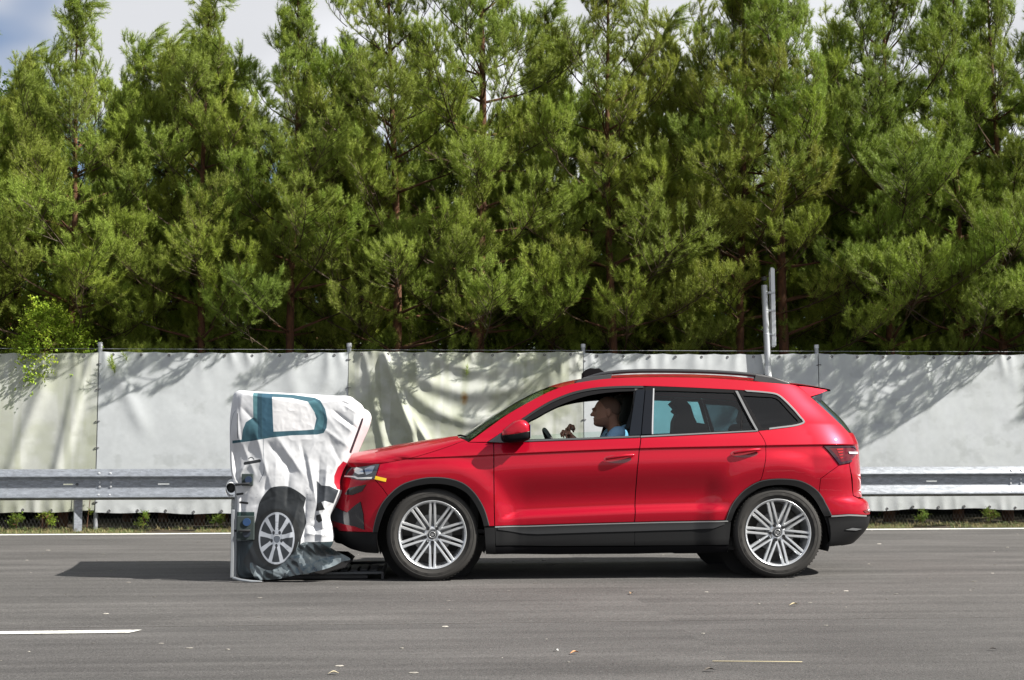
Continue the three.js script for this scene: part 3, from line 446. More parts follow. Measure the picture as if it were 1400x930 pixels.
// ------------------------------------------------------------------ the red car
const CAR = {};
{
  const yc = spline([[-2.3, 0.905], [-1.712, 0.918], [-1.471, 0.922], [-0.919, 0.942], [-0.719, 0.953], [0.232, 0.990], [0.967, 1.005], [1.653, 1.017], [2.3, 1.02]]);
  const beltH = interp([[-1.2, 0.10], [-0.587, 0.098], [0.241, 0.089], [1.182, 0.115], [1.545, 0.165]]);
  const WF = [-1.319, 0.338], WR = [1.319, 0.338];
  const mid = spline([[-1.9, 0.870], [-1.45, 0.886], [-0.9, 0.895], [0, 0.903], [0.9, 0.903], [1.4, 0.897], [1.8, 0.870]]);
  const W = (x, h) => { // half width of the body at station x and height h above the shoulder crease
    x = clamp(x, -1.75, 1.85); const y = h + yc(x), w0 = mid(x), hb = beltH(x); let w;
    if (h >= 0) { w = w0 - 0.42 * h - 0.5 * h * h; if (h > hb) { const k = h - hb; w = w0 - 0.42 * hb - 0.5 * hb * hb - 0.40 * k - 0.12 * k * k - 0.03 * (1 - Math.exp(-k * 14)); } }
    else {
      const step = 0.011 * sstep(0, -0.012, h), fl = sstep(0, -0.115, h), tuck = sstep(-0.12, -0.40, h);
      const amp = 0.036 * sstep(-0.84, -0.62, x) * (1 - sstep(0.80, 0.98, x));
      const rise = lerp(0.05, 0, sstep(-0.84, -0.60, x));
      w = w0 - step + 0.021 * fl - 0.052 * tuck * sstep(-0.95, -0.6, x) * (1 - 0.6 * sstep(0.75, 1.0, x)) - 0.012 * tuck + amp * sstep(-0.426 - rise, -0.492 - rise * 0.3, h) - 0.010 * sstep(-0.50, -0.60, h) * sstep(-0.84, -0.6, x);
      w -= 0.07 * Math.pow(sstep(0.30, 0.12, y), 1.5);
    }
    for (const c of [WF, WR]) { const r = Math.hypot(x - c[0], (y - c[1]) * 1.02); w += 0.024 * sstep(0.66, 0.51, r) * sstep(0.09, -0.02, h); }
    return w;
  };
  const xf = spline([[0.1, -1.98], [0.2, -2.05], [0.3, -2.125], [0.42, -2.175], [0.6, -2.19], [0.75, -2.165], [0.85, -2.11], [0.95, -2.0], [1.05, -1.9]]);
  const xr = spline([[0.1, 1.98], [0.2, 2.03], [0.28, 2.115], [0.36, 2.19], [0.45, 2.213], [0.54, 2.205], [0.575, 2.188], [0.605, 2.152], [0.75, 2.142], [0.9, 2.135], [1.0, 2.135], [1.06, 2.122], [1.12, 2.095], [1.22, 2.035], [1.32, 1.945], [1.405, 1.865], [1.49, 1.79], [1.7, 1.58]]);
  const LF = 0.62, LR = 0.52;
  const cornerF = y => Math.max(-1.62, xf(y) + LF), cornerR = y => xr(y) - LR;
  const SF = 1.2, SR = 1.0; // parameter lengths of the corners
  const bez = (t, a, b, c, d) => { const u = 1 - t; return u * u * u * a + 3 * u * u * t * b + 3 * u * t * t * c + t * t * t * d; };
  const B = (s, h, off = 0) => { // body surface, near side (z > 0)
    const P = (s, h) => {
      const y = h + yc(clamp(s, -1.9, 1.95)), f = -1.57, r = cornerR(y);
      if (s < f) { const t = Math.min(1, (f - s) / SF), x1 = xf(y), a = x1 - f, w = W(f, h) - 0.004; return V3(bez(t, f, f + a * 0.78, x1 - 0.012 * 0, x1), y, bez(t, w, w - 0.006, w * 0.66, 0)); }
      if (s > r) { const t = Math.min(1, (s - r) / SR), x1 = xr(y), a = x1 - r, w = W(r, h); return V3(bez(t, r, r + a * 0.80, x1 - 0.006, x1), y, bez(t, w, w - 0.010, w * 0.74, 0)); }
      return V3(s, y, W(s, h));
    };
    const p = P(s, h), e = 0.003, n = P(s + e, h).sub(P(s - e, h)).cross(P(s, h + e).sub(P(s, h - e))).normalize();
    if (off) p.addScaledVector(n, off);
    return { p, n };
  };
  // photo pixel -> (s, h) on the body
  const onBody = (px, py) => {
    let [s, y] = atZ(px, py, 0.86), h = y - yc(s);
    for (let i = 0; i < 14; i++) {
      const f = project(B(s, h).p), ex = px - f[0], ey = py - f[1]; if (Math.abs(ex) + Math.abs(ey) < 0.02) break;
      const e = 0.004, a = project(B(s + e, h).p), b = project(B(s, h + e).p), j = [(a[0] - f[0]) / e, (b[0] - f[0]) / e, (a[1] - f[1]) / e, (b[1] - f[1]) / e], D = j[0] * j[3] - j[1] * j[2];
      s += clamp((ex * j[3] - ey * j[1]) / D, -0.12, 0.12); h += clamp((ey * j[0] - ex * j[2]) / D, -0.12, 0.12);
    }
    return [s, h];
  };
  const rc = (t, y) => { let s = cornerR(y) + t * SR; return [s, y - yc(clamp(s, -1.9, 1.95))]; }, fc = (t, y) => { const s = -1.57 - t * SF; return [s, y - yc(clamp(s, -1.9, 1.95))]; };
  const px = list => list.map(q => q.length > 2 || q[0] === 'R' || q[0] === 'F' ? (q[0] === 'R' ? rc(q[1], q[2]) : fc(q[1], q[2])) : onBody(q[0], q[1]));
  const smooth = (list, n = 8) => { // closed or open polyline -> Catmull-Rom through points (open)
    const c = new THREE.CatmullRomCurve3(list.map(q => V3(q[0], q[1], 0)), false, 'centripetal'); return c.getPoints(n * (list.length - 1)).map(p => [p.x, p.y]);
  };
  const grow = (poly, d) => { // offset a polygon inward by d (d < 0: outward)
    let area = 0; poly.forEach((p, i) => { const q = poly[(i + 1) % poly.length]; area += p[0] * q[1] - q[0] * p[1]; }); const sg = area > 0 ? 1 : -1, n = poly.length;
    return poly.map((p, i) => { let a = poly[(i + n - 1) % n], b = poly[(i + 1) % n]; const u = [p[0] - a[0], p[1] - a[1]], v = [b[0] - p[0], b[1] - p[1]], lu = Math.hypot(...u) || 1, lv = Math.hypot(...v) || 1; let nx = -(u[1] / lu + v[1] / lv), ny = u[0] / lu + v[0] / lv; const l = Math.hypot(nx, ny) || 1, c = Math.max(0.45, l / 2); return [p[0] + sg * nx / l * d / c, p[1] + sg * ny / l * d / c]; });
  };
  const HL = [-0.86, -0.82, -0.78, -0.74, -0.70, -0.66, -0.63, -0.60, -0.57, -0.545, -0.52, -0.50, -0.485, -0.47, -0.455, -0.44, -0.425, -0.40, -0.37, -0.34, -0.31, -0.28, -0.25, -0.22, -0.19, -0.16, -0.135, -0.11, -0.09, -0.07, -0.05, -0.035, -0.022, -0.014, -0.0105, -0.007, -0.0035, 0, 0.004, 0.010, 0.02, 0.035, 0.05, 0.065, 0.08, 0.095, 0.11, 0.13, 0.15, 0.17, 0.19, 0.22, 0.25, 0.28, 0.31, 0.34, 0.37, 0.40, 0.43, 0.46, 0.49, 0.52, 0.55, 0.58, 0.62, 0.68];
  // panel: polygon in (s, h) -> mesh on the body, with a turned-in edge; hole as a second polygon
  function panel(poly, { off = 0, depth = 0.014, ds = 0.03, hole = null, gap = 0 } = {}) {
    if (gap) poly = grow(poly, gap);
    const pos = [], nor = [], idx = [], key = new Map();
    const vert = (s, h) => { const k = Math.round(s * 4e4) + '_' + Math.round(h * 4e4); if (key.has(k)) return key.get(k); const { p, n } = B(s, h, off); pos.push(p.x, p.y, p.z); nor.push(n.x, n.y, n.z); key.set(k, pos.length / 3 - 1); return pos.length / 3 - 1; };
    let full = poly; if (hole) { let bi = 0, bj = 0, bd = 1e9; poly.forEach((p, i) => hole.forEach((q, j) => { const d = Math.hypot(p[0] - q[0], p[1] - q[1]); if (d < bd) { bd = d; bi = i; bj = j; } })); const area = l => l.reduce((s, p, i) => { const q = l[(i + 1) % l.length]; return s + p[0] * q[1] - q[0] * p[1]; }, 0); let hh = area(poly) * area(hole) > 0 ? [...hole].reverse() : hole; bj = hh.findIndex(q => q === hole[bj]); hh = [...hh.slice(bj), ...hh.slice(0, bj + 1)]; full = [...poly.slice(0, bi + 1), ...hh, ...poly.slice(bi)]; }
    const xs = full.map(p => p[0]), hs = full.map(p => p[1]), s0 = Math.min(...xs), s1 = Math.max(...xs), h0 = Math.min(...hs), h1 = Math.max(...hs);
    const S0 = Math.floor(s0 / ds), S1 = Math.ceil(s1 / ds);
    for (let i = S0; i < S1; i++) {
      const col = clipRect(full, i * ds, (i + 1) * ds, h0 - 1, h1 + 1); if (col.length < 3) continue;
      for (let j = 0; j + 1 < HL.length; j++) {
        if (HL[j + 1] < h0 || HL[j] > h1) continue; let c = clipRect(col, i * ds, (i + 1) * ds, HL[j], HL[j + 1]); if (c.length < 3) continue;
        c = c.filter((p, k) => { const q = c[(k + 1) % c.length]; return Math.abs(p[0] - q[0]) + Math.abs(p[1] - q[1]) > 1e-7; }); if (c.length < 3) continue;
        let ar = 0; c.forEach((p, k) => { const q = c[(k + 1) % c.length]; ar += p[0] * q[1] - q[0] * p[1]; }); if (Math.abs(ar) < 1e-9) continue; if (ar < 0) c.reverse();
        const v = c.map(p => vert(p[0], p[1])); for (const t of THREE.ShapeUtils.triangulateShape(c.map(p => new THREE.Vector2(p[0], p[1])), [])) idx.push(v[t[0]], v[t[1]], v[t[2]]);
      }
    }
    if (depth) for (const loop of hole ? [poly, hole] : [poly]) for (let i = 0; i < loop.length; i++) {
      const a = loop[i], b = loop[(i + 1) % loop.length], n = Math.max(1, Math.ceil(Math.hypot(b[0] - a[0], b[1] - a[1]) / 0.025));
      for (let k = 0; k < n; k++) {
        const A = [lerp(a[0], b[0], k / n), lerp(a[1], b[1], k / n)], C = [lerp(a[0], b[0], (k + 1) / n), lerp(a[1], b[1], (k + 1) / n)], p = B(...A, off), q = B(...C, off), e = q.p.clone().sub(p.p), m = e.clone().cross(p.n).normalize(), o = pos.length / 3;
        for (const [v, d] of [[p, 0], [q, 0], [q, depth], [p, depth]]) { pos.push(v.p.x - v.n.x * d, v.p.y - v.n.y * d, v.p.z - v.n.z * d); nor.push(m.x, m.y, m.z); }
        idx.push(o, o + 1, o + 2, o, o + 2, o + 3);
      }
    }
    return geom(pos, idx, nor, new Array(pos.length / 3 * 2).fill(0));
  }
  const mirrored = g => { const m = g.clone(), p = m.attributes.position, n = m.attributes.normal; for (let i = 0; i < p.count; i++) { p.setZ(i, -p.getZ(i)); n.setZ(i, -n.getZ(i)); } const id = m.index; if (id) for (let i = 0; i < id.count; i += 3) { const t = id.getX(i); id.setX(i, id.getX(i + 1)); id.setX(i + 1, t); } return m; };
  const both = g => merge([g, mirrored(g)]);

  // ---- materials
  const red = phys(lin(0.335, 0.0004, 0.013), 0.38, { metalness: 0.45, clearcoat: 0.62, clearcoatRoughness: 0.02, specularIntensity: 0.3 });
  const plasticTex = dataTexture(256, 256, (u, v, i, j) => { const t = 110 + 110 * hash3(i, j, 5); return [t, t, t]; }, false); plasticTex.repeat.set(30, 30);
  const clad = phys(lin(0.0045, 0.0048, 0.0055), 0.58, { specularIntensity: 0.4 }), black = phys(lin(0.004, 0.004, 0.005), 0.7, { specularIntensity: 0.18 }), gloss = phys(lin(0.012, 0.014, 0.02), 0.12, { clearcoat: 1, clearcoatRoughness: 0.03 }), void_ = std(lin(0.018, 0.018, 0.018), 0.9);
  const silver = std(lin(0.42, 0.43, 0.44), 0.35, { metalness: 0.75 }), alloy = std(lin(0.64, 0.66, 0.68), 0.30, { metalness: 0.78 });
  const tinted = phys(lin(0.42, 0.68, 0.72), 0.02, { transmission: 1, side: THREE.DoubleSide, ior: 1.5 }), clear = phys(lin(0.80, 0.90, 0.86), 0.02, { transmission: 1, side: THREE.DoubleSide, ior: 1.5 });
  const rubberTex = dataTexture(64, 512, (u, v) => { const n = fbm(u * 6, v * 80, 3, 3), t = 200 + (n - 0.5) * 60; return [t, t * 0.985, t * 0.96]; });
  const rubber = std(lin(0.027, 0.0265, 0.026), 0.85, { map: rubberTex }), seatMat = std(lin(0.022, 0.021, 0.021), 0.85), trimMat = std(lin(0.03, 0.03, 0.031), 0.75);

  const car = thing('car', 'bright red compact sport utility car with black wheel arch cladding', 'car', [0, 0, 0]);
  CAR.root = car; CAR.B = B; CAR.onBody = onBody;
  // named outlines, in photo pixels
  const archF = { o: [[511, 728], [513, 716], [521, 693], [532, 678], [547, 665], [562, 658.5], [579, 654.5], [592, 653.5], [606, 654], [620, 656.5], [634, 662], [646, 672], [655, 684], [662, 698], [668, 718.5]], i: [[517, 728], [520, 716], [527.5, 696], [537, 682], [550, 671.5], [565, 665.5], [581, 662.3], [594, 661.5], [608, 662.3], [622, 665.5], [635, 672], [645, 682], [653, 695], [658.5, 708], [661.5, 719.5]] };
  const archR = { o: [[993, 711.5], [998, 698], [1007.5, 682], [1021, 668.5], [1038, 659], [1051, 656.3], [1066, 655.4], [1081, 656], [1094, 658.2], [1106, 663.5], [1116, 671], [1123, 680], [1129, 691], [1136, 705]], i: [[999.5, 711.5], [1004, 700], [1013, 685], [1025, 674.5], [1040.5, 666.5], [1053, 663.6], [1067, 662.6], [1080, 663.4], [1091, 666], [1101, 671], [1109, 678], [1116, 687], [1121.5, 697], [1126.5, 706]] };
  const AFo = smooth(px(archF.o), 4), AFi = smooth(px(archF.i), 4), ARo = smooth(px(archR.o), 4), ARi = smooth(px(archR.i), 4);
  const trimTop = smooth(px([[666, 604.5], [687, 590.5], [700, 581.5], [714.7, 571.8], [727.6, 563], [740, 555.2], [753, 548], [768, 541.5], [783.5, 536], [800, 532.2], [820, 529.4], [845, 528], [870, 527.6], [910, 528.6], [957.6, 530.6], [1009, 533.2], [1040, 535.2], [1056.5, 537], [1063, 538.8], [1069, 542.6], [1086.7, 560], [1099, 574.5]]), 4);
  const beltLine = smooth(px([[1099, 574.5], [1100.5, 577.5], [1098, 580], [1089, 582.8], [1064, 586.2], [1037, 589.3], [980, 592], [930, 594.4], [875, 597.2], [800, 600.2], [723, 603.2], [690, 604.4], [666, 604.5]]), 4);
  const glasshouse = [...trimTop, ...beltLine.slice(1, -1)];
  const railTop = smooth(px([[641, 604.5], [646, 601], [668, 585], [691, 568.5], [712, 556], [732, 545], [750, 536], [768.5, 528.7], [784, 524.6], [798.6, 522], [816, 519.4], [835, 517.6], [870, 516.2], [920, 516], [970, 517.2], [1004, 519.4], [1033, 522], [1058, 524.2], [1078, 525.8], [1094, 527.2]]), 4);
  const dRear = smooth(px([[1094, 527.2], [1107.5, 542], [1122, 555], [1140, 571.5], [1153, 584], [1159.5, 590.5]]), 4);
  // ---- side: door seams
  const doorFrontF = px([[676.4, 719.7], [675.6, 690], [675.2, 650], [675.2, 620], [674.8, 604.8]]), doorMid = px([[876.6, 597.2], [874.8, 612], [871.5, 640], [868.2, 690], [867.6, 714.2]]), doorRear = smooth(px([[1037, 589.3], [1043, 598], [1047.3, 607.5], [1047.5, 622], [1044.7, 641], [1041, 655], [1038, 659]]), 3);
  const sillTop = px([[668, 719.9], [676.4, 719.7], [720, 718.4], [867.6, 714.2], [940, 712.6], [993, 711.5]]);
  const near = [], addBoth = (name, geo, mat, parentN, parentF, label) => { const a = part(name, geo, mat, parentN, label), b = part(name, mirrored(geo), mat, parentF || parentN); return [a, b]; };
  const G = 0.0035;
  // fender
  const bonnetSeam = smooth(px([[519.5, 634.2], [542, 630], [564, 625.6], [590, 618], [614, 610], [637, 602.5], [641, 604.5]]), 4);
  const lampBack = px([[519.5, 634.2], [516, 645], [512.5, 656]]), bumpSeam = px([[512.5, 656], [523, 668], [531, 679.5]]);
  const fender = [...bonnetSeam, ...px([[655, 604.9]]), ...[...doorFrontF].reverse(), sillTop[0], ...[...AFo].reverse().filter(q => q[1] > bumpSeam[2][1] - 0.0 || q[0] > -1.3), ...[...bumpSeam].reverse(), lampBack[1]];
  addBoth('front_wing', panel(fender, { gap: G }), red, car);
  const doorF = partGroup('front_door', car), doorFf = partGroup('front_door', car), doorR = partGroup('rear_door', car), doorRf = partGroup('rear_door', car);
  const beltSeg = (x0, x1) => beltLine.filter(q => q[0] > x0 + 0.01 && q[0] < x1 - 0.01);
  addBoth('skin', panel([...doorFrontF, ...beltSeg(doorFrontF[4][0], doorMid[0][0]).reverse(), ...doorMid, ...[...sillTop].slice(1, 4).reverse().slice(1, 2)], { gap: G }), red, doorF, doorFf);
  addBoth('skin', panel([...[...doorMid].reverse(), ...beltSeg(doorMid[0][0], doorRear[0][0]).reverse(), ...doorRear, ...[...ARo].filter(q => q[0] < doorRear[doorRear.length - 1][0] - 0.01).reverse(), ...px([[940, 712.6]])], { gap: G }), red, doorR, doorRf);
  // body side: A-pillar, cant rail, D-pillar and rear quarter in one pressing
  const quarterRear = [...px([[1166, 600], [1167.5, 609], [1166, 622], [1161, 633.5], [1147, 636.2], [1134, 645.5], [1122, 654.5]]), ...ARo.filter(q => q[0] > 1.28 && q[1] > onBody(1116, 671)[1] - 0.005).reverse().slice(0)];
  const side = [...railTop, ...dRear.slice(1), ...quarterRear.slice(0, 7), ...px([[1119.5, 675.4]]), ...ARo.filter(q => q[0] > doorRear[doorRear.length - 1][0] + 0.01 && q[0] < onBody(1117, 672)[0]).reverse(), ...[...doorRear].reverse(), ...beltLine.filter(q => q[0] > doorRear[0][0] + 0.01).reverse(), ...[...trimTop].reverse()];
  addBoth('body_side', panel(side, { gap: 0.001 }), red, car);
  // rear bumper: painted upper, black lower
  const bumperTopT = 0.44;
  part('rear_bumper', both(panel([...px([[1122, 654.5], [1134, 645.5], [1147, 636.2], [1161, 633.8]]), rc(0.33, 0.62), rc(0.40, 0.598), rc(0.7, 0.596), rc(1, 0.596), rc(1, 0.475), rc(0.6, 0.470), rc(0.42, 0.466), ...px([[1160, 703.2], [1136.5, 704.8], [1129.5, 691], [1123.5, 680], [1119.5, 675.4]])], { gap: G * 0.8 })), red, car);
  const rbLow = part('rear_bumper_cladding', both(panel([...px([[1136.5, 707.2], [1160, 705.6]]), rc(0.42, 0.455), rc(0.6, 0.458), rc(1, 0.462), rc(1, 0.25), rc(0.55, 0.245), rc(0.30, 0.235), ...px([[1150, 746], [1134, 747.5], [1133.5, 735], [1131, 718], [1127, 707]])], { gap: 0.001, depth: 0.03 })), clad, car);
  addBoth('trim_strip', panel([...px([[1136.5, 704.9], [1160, 703.3]]), rc(0.42, 0.4655), rc(0.42, 0.4555), ...px([[1160, 705.5], [1136.5, 707.1]])], { off: 0.004 }), silver, rbLow);
  addBoth('reflector', panel([rc(0.36, 0.50), rc(0.50, 0.515), rc(0.56, 0.49), rc(0.40, 0.482)], { off: 0.004 }), phys(lin(0.10, 0.002, 0.006), 0.15, { clearcoat: 1 }), rbLow);
  addBoth('vent', panel([...px([[1155, 724.5], [1165, 721.8], [1178, 723], [1170, 725.3]])], { off: 0.006 }), std(lin(0.10, 0.105, 0.11), 0.5), rbLow);
  // tailgate (painted part) and rear screen
  const gate = partGroup('tailgate', car);
  part('skin', both(panel([...px([[1159.5, 590.8], [1166, 600.2], [1167.5, 609]]), rc(0.30, 0.86), rc(0.33, 0.75), rc(0.335, 0.62), rc(0.40, 0.604), rc(0.7, 0.602), rc(1, 0.602), rc(1, 1.115), rc(0.6, 1.112), rc(0.34, 1.11)], { gap: 0.002 })), red, gate);
  part('rear_screen', both(panel([...dRear.slice(3), rc(0.34, 1.115), rc(0.7, 1.12), rc(1, 1.12), rc(1, 1.455), rc(0.6, 1.45), rc(0.22, 1.43)], { off: -0.006, depth: 0.004 })), phys(lin(0.02, 0.028, 0.032), 0.03, { clearcoat: 1, specularIntensity: 1 }), gate);
  part('number_plate', (() => { const g = box(0.012, 0.115, 0.52, 0, 0, 0, 0.003); g.translate(2.132, 0.8, 0); return g; })(), std(lin(0.7, 0.7, 0.7), 0.4), gate);
  { // tail lamps
    const outline = px([[1125.2, 609.2], [1150, 608.9], [1167, 609]]).concat([rc(0.33, 0.985), rc(0.42, 0.99), rc(0.46, 0.945), rc(0.40, 0.925), rc(0.335, 0.90)], px([[1164, 631.5], [1147, 635.6], [1136, 621.5]]));
    for (const m of [g => g, mirrored]) {
      const t = partGroup('tail_lamp', car);
      part('lens', m(panel(outline, { off: 0.005, depth: 0.02, gap: 0.002 })), phys(lin(0.075, 0.0015, 0.004), 0.08, { clearcoat: 0.6, clearcoatRoughness: 0.01 }), t);
      part('dark_edge', m(panel([...px([[1125.2, 609.2], [1167, 609]]), rc(0.42, 0.99), rc(0.43, 0.975), ...px([[1166, 612], [1133, 612.5], [1149.5, 632], [1163.5, 629], [1164, 631.5], [1147, 635.6]])], { off: 0.009, depth: 0.004 })), phys(lin(0.02, 0.002, 0.004), 0.08, { clearcoat: 1 }), t);
      part('white_bar', m(panel([onBody(1159, 618.2), rc(0.34, 0.957), rc(0.40, 0.958), rc(0.45, 0.958), rc(0.45, 0.943), rc(0.40, 0.943), rc(0.34, 0.943), onBody(1160, 620.8)], { off: 0.012, depth: 0.007 })), phys(lin(0.55, 0.57, 0.6), 0.15, { clearcoat: 1 }), t);
      for (let k = 0; k < 4; k++) part('light_blade', m(panel(px([[1143 + k * 1.6, 614 + k * 4], [1152, 613.5 + k * 3.8], [1152, 615.4 + k * 3.6], [1144.2 + k * 1.6, 616 + k * 3.8]]), { off: 0.008, depth: 0.003 })), phys(lin(0.30, 0.006, 0.01), 0.15, { clearcoat: 0.6 }), t);
    }
  }
  // ---- front end
  const noseTop = [lampBack[0], ...px([[500, 635], [484, 636.5]]), fc(0.50, 0.868), fc(0.7, 0.872), fc(1, 0.878)];
  part('front_bumper', both(panel([...bumpSeam, ...AFo.filter(q => q[0] < -1.44 && q[1] < bumpSeam[2][1]).reverse(), ...px([[510, 727.8], [485, 727], [464, 726.2]]), fc(0.52, 0.392), fc(0.75, 0.39), fc(1, 0.39), fc(1, 0.876), fc(0.7, 0.87), fc(0.5, 0.866), ...px([[484, 637], [500, 635.5], [519.5, 634.6], [516, 645]])], { gap: 0.001 })), red, car);
  const fbLow = part('front_bumper_cladding', both(panel([...px([[510, 728.2], [516.5, 728.6], [515.5, 742], [517.5, 757], [500, 756], [480, 751], [467, 744]]), fc(0.5, 0.265), fc(0.75, 0.26), fc(1, 0.26), fc(1, 0.386), fc(0.75, 0.386), fc(0.52, 0.388), ...px([[464, 726.7], [485, 727.4]])], { gap: 0.001, depth: 0.03 })), clad, car);
  part('air_intake', both(panel([...px([[475, 701], [486, 691], [493, 686], [497, 703], [498.5, 724.5], [486, 720], [468, 716]]), fc(0.52, 0.44), fc(1, 0.44), fc(1, 0.56), fc(0.52, 0.555)], { off: 0.006, depth: 0.012 })), gloss, fbLow);
  addBoth('fog_lamp', panel(px([[472, 676], [477, 667.5], [501, 662.5], [495, 672], [482, 677]]), { off: 0.005, depth: 0.012 }), phys(lin(0.018, 0.012, 0.014), 0.1, { clearcoat: 1 }), fbLow);
  const grille = part('grille', both(panel([fc(0.60, 0.66), fc(0.62, 0.83), fc(1, 0.84), fc(1, 0.62), fc(0.7, 0.62)], { off: 0.006, depth: 0.012 })), gloss, car);
  for (let k = 0; k < 9; k++) for (const s of k ? [-1, 1] : [1]) part('slat', (() => { const g = box(0.012, 0.16, 0.012, -2.185 + k * 0.0035, 0.735, s * k * 0.055, 0.003); return g; })(), gloss, grille);
  for (const m of [g => g, mirrored]) {
    const t = partGroup('headlamp', car);
    const lampO = px([[471.5, 652.5], [474, 644], [479, 638], [496, 635.6], [519, 635], [515.5, 645], [512, 655.4], [495, 657]]);
    part('housing', m(panel(lampO, { off: 0.004, depth: 0.02 })), phys(lin(0.028, 0.032, 0.038), 0.07, { clearcoat: 1, clearcoatRoughness: 0.01, metalness: 0.3 }), t);
    part('reflector_bowl', m(panel(px([[484, 643], [488, 639.5], [496, 642], [498, 648], [491, 649], [486, 647]]), { off: 0.0075, depth: 0.003 })), std(lin(0.55, 0.56, 0.56), 0.15, { metalness: 0.9 }), t);
    part('reflector_bowl', m(panel(px([[499, 641.5], [507, 638], [513, 638], [509, 647], [501, 650]]), { off: 0.0075, depth: 0.003 })), std(lin(0.30, 0.33, 0.37), 0.15, { metalness: 0.9 }), t);
    part('light_strip', m(panel(px([[472, 650.6], [486, 651.2], [490, 653], [509.5, 652.4], [508.5, 654.8], [489, 655.2], [484, 653], [471.6, 652.4]]), { off: 0.0085, depth: 0.003 })), phys(lin(0.80, 0.80, 0.78), 0.2, { clearcoat: 1 }), t);
  }
  part('sticker', panel(px([[513.2, 650.8], [528.6, 654.4], [527.4, 659], [512.2, 655.4]]), { off: 0.003, depth: 0.002 }), std(lin(0.85, 0.55, 0.02), 0.5), car, 'small yellow sticker on the front wing behind the headlamp');
  // ---- cladding
  const ring = (o, i) => [...o, ...[...i].reverse()];
  addBoth('wheel_arch_trim', panel(ring(AFo, AFi), { off: 0.012, depth: 0.05 }), clad, car);
  addBoth('wheel_arch_trim', panel(ring(ARo, ARi), { off: 0.012, depth: 0.05 }), clad, car);
  { const lip = (o) => [...grow([...o], 0).map(q => q), ...[...o].reverse().map(q => q)]; // fine bright edge on the trim
    const thin = (list, c, d) => { const out = list.map(q => { const y = q[1] + yc(clamp(q[0], -1.9, 1.95)), r = Math.hypot(q[0] - c[0], y - c[1]), k = (r + d) / r, x2 = c[0] + (q[0] - c[0]) * k, y2 = c[1] + (y - c[1]) * k; return [x2, y2 - yc(x2)]; }); return [...out, ...[...list].reverse()]; };
    addBoth('arch_edge', panel(thin(AFo, WF, 0.006), { off: 0.010, depth: 0.012 }), std(lin(0.055, 0.056, 0.06), 0.4), car); addBoth('arch_edge', panel(thin(ARo, WR, 0.006), { off: 0.010, depth: 0.012 }), std(lin(0.055, 0.056, 0.06), 0.4), car); }
  const sillB = y => px([[661.5, y], [676.4, y]]);
  const cladPoly = (a, b) => panel([...a, ...[...b].reverse()], { off: 0.008, depth: 0.03, gap: 0.0012 });
  addBoth('sill_cladding', cladPoly(px([[662, 721.4], [676.4, 721.2]]), px([[664, 757], [677.6, 757.5]])), clad, car);
  addBoth('cladding', cladPoly(px([[676.4, 721.2], [720, 719.9], [867.6, 715.7]]), px([[677.6, 746], [760, 746.6], [867.6, 746]])), clad, doorF, doorFf);
  addBoth('cladding', cladPoly(px([[867.6, 715.7], [940, 714.1], [999.5, 713]]), px([[867.6, 746], [940, 745.4], [996, 744.6]])), clad, doorR, doorRf);
  addBoth('sill', panel([...px([[677, 747.2], [760, 747.8], [867.6, 747.2], [996, 745.6], [994.5, 754.5], [867.6, 757], [760, 757.8], [677, 757.6]])], { off: 0.004, depth: 0.05 }), black, car);
  addBoth('trim_strip', panel([...px([[676.4, 719.9], [720, 718.6], [867.6, 714.4], [867.6, 715.9], [720, 720.2], [676.4, 721.4]])], { off: 0.011, depth: 0.01 }), silver, doorF, doorFf);
  addBoth('trim_strip', panel([...px([[867.6, 714.4], [940, 712.8], [995, 711.6], [995, 713.2], [940, 714.4], [867.6, 715.9]])], { off: 0.011, depth: 0.01 }), silver, doorR, doorRf);
  addBoth('cladding_ridge', panel([...px([[680, 724.2], [700, 727], [715, 729.4], [735, 730.4], [867.6, 726.4], [867.6, 716.4], [720, 720.7], [680, 722.2]])], { off: 0.0145, depth: 0.007 }), std(lin(0.010, 0.011, 0.0125), 0.5), doorF, doorFf);
  addBoth('cladding_ridge', panel([...px([[867.6, 726.4], [940, 724.4], [975, 722.6], [990, 717], [990, 713.8], [867.6, 716.4]])], { off: 0.0145, depth: 0.007 }), std(lin(0.010, 0.011, 0.0125), 0.5), doorR, doorRf);
  // ---- glasshouse
  const winF = smooth(px([[722, 600.6], [722.5, 577.5], [735, 570], [749, 562], [770.6, 552], [798.6, 542.5], [820, 538.2], [842, 535.8], [868.8, 534.6]]), 5).concat(px([[866, 556], [860, 596.2], [800, 598.6]]));
  const bSeamF = px([[882, 528.6], [879.2, 560], [876.6, 597]]);
  addBoth('window_frame', panel([...trimTop.filter(q => q[0] < bSeamF[0][0] - 0.005), ...bSeamF, ...beltLine.filter(q => q[0] < bSeamF[2][0] - 0.005)], { hole: winF, gap: 0.0015, depth: 0.03, off: -0.001 }), black, doorF, doorFf);
  addBoth('window_trim', panel([...trimTop.filter(q => q[0] < bSeamF[0][0] - 0.005 && q[0] > -0.72), ...trimTop.filter(q => q[0] < bSeamF[0][0] - 0.005 && q[0] > -0.72).map(q => [q[0] + 0.004, q[1] - 0.022]).reverse()], { off: 0.005, depth: 0.006, gap: 0.002 }), phys(lin(0.011, 0.0115, 0.013), 0.5, { specularIntensity: 0.4 }), doorF, doorFf);
  addBoth('pillar_cover', panel([...px([[869.6, 533.6], [881.4, 533.8], [876.2, 595.4], [860.4, 596]])], { off: 0.007, depth: 0.01, ds: 0.01 }), phys(lin(0.003, 0.005, 0.009), 0.6, { specularIntensity: 0.15 }), doorF, doorFf);
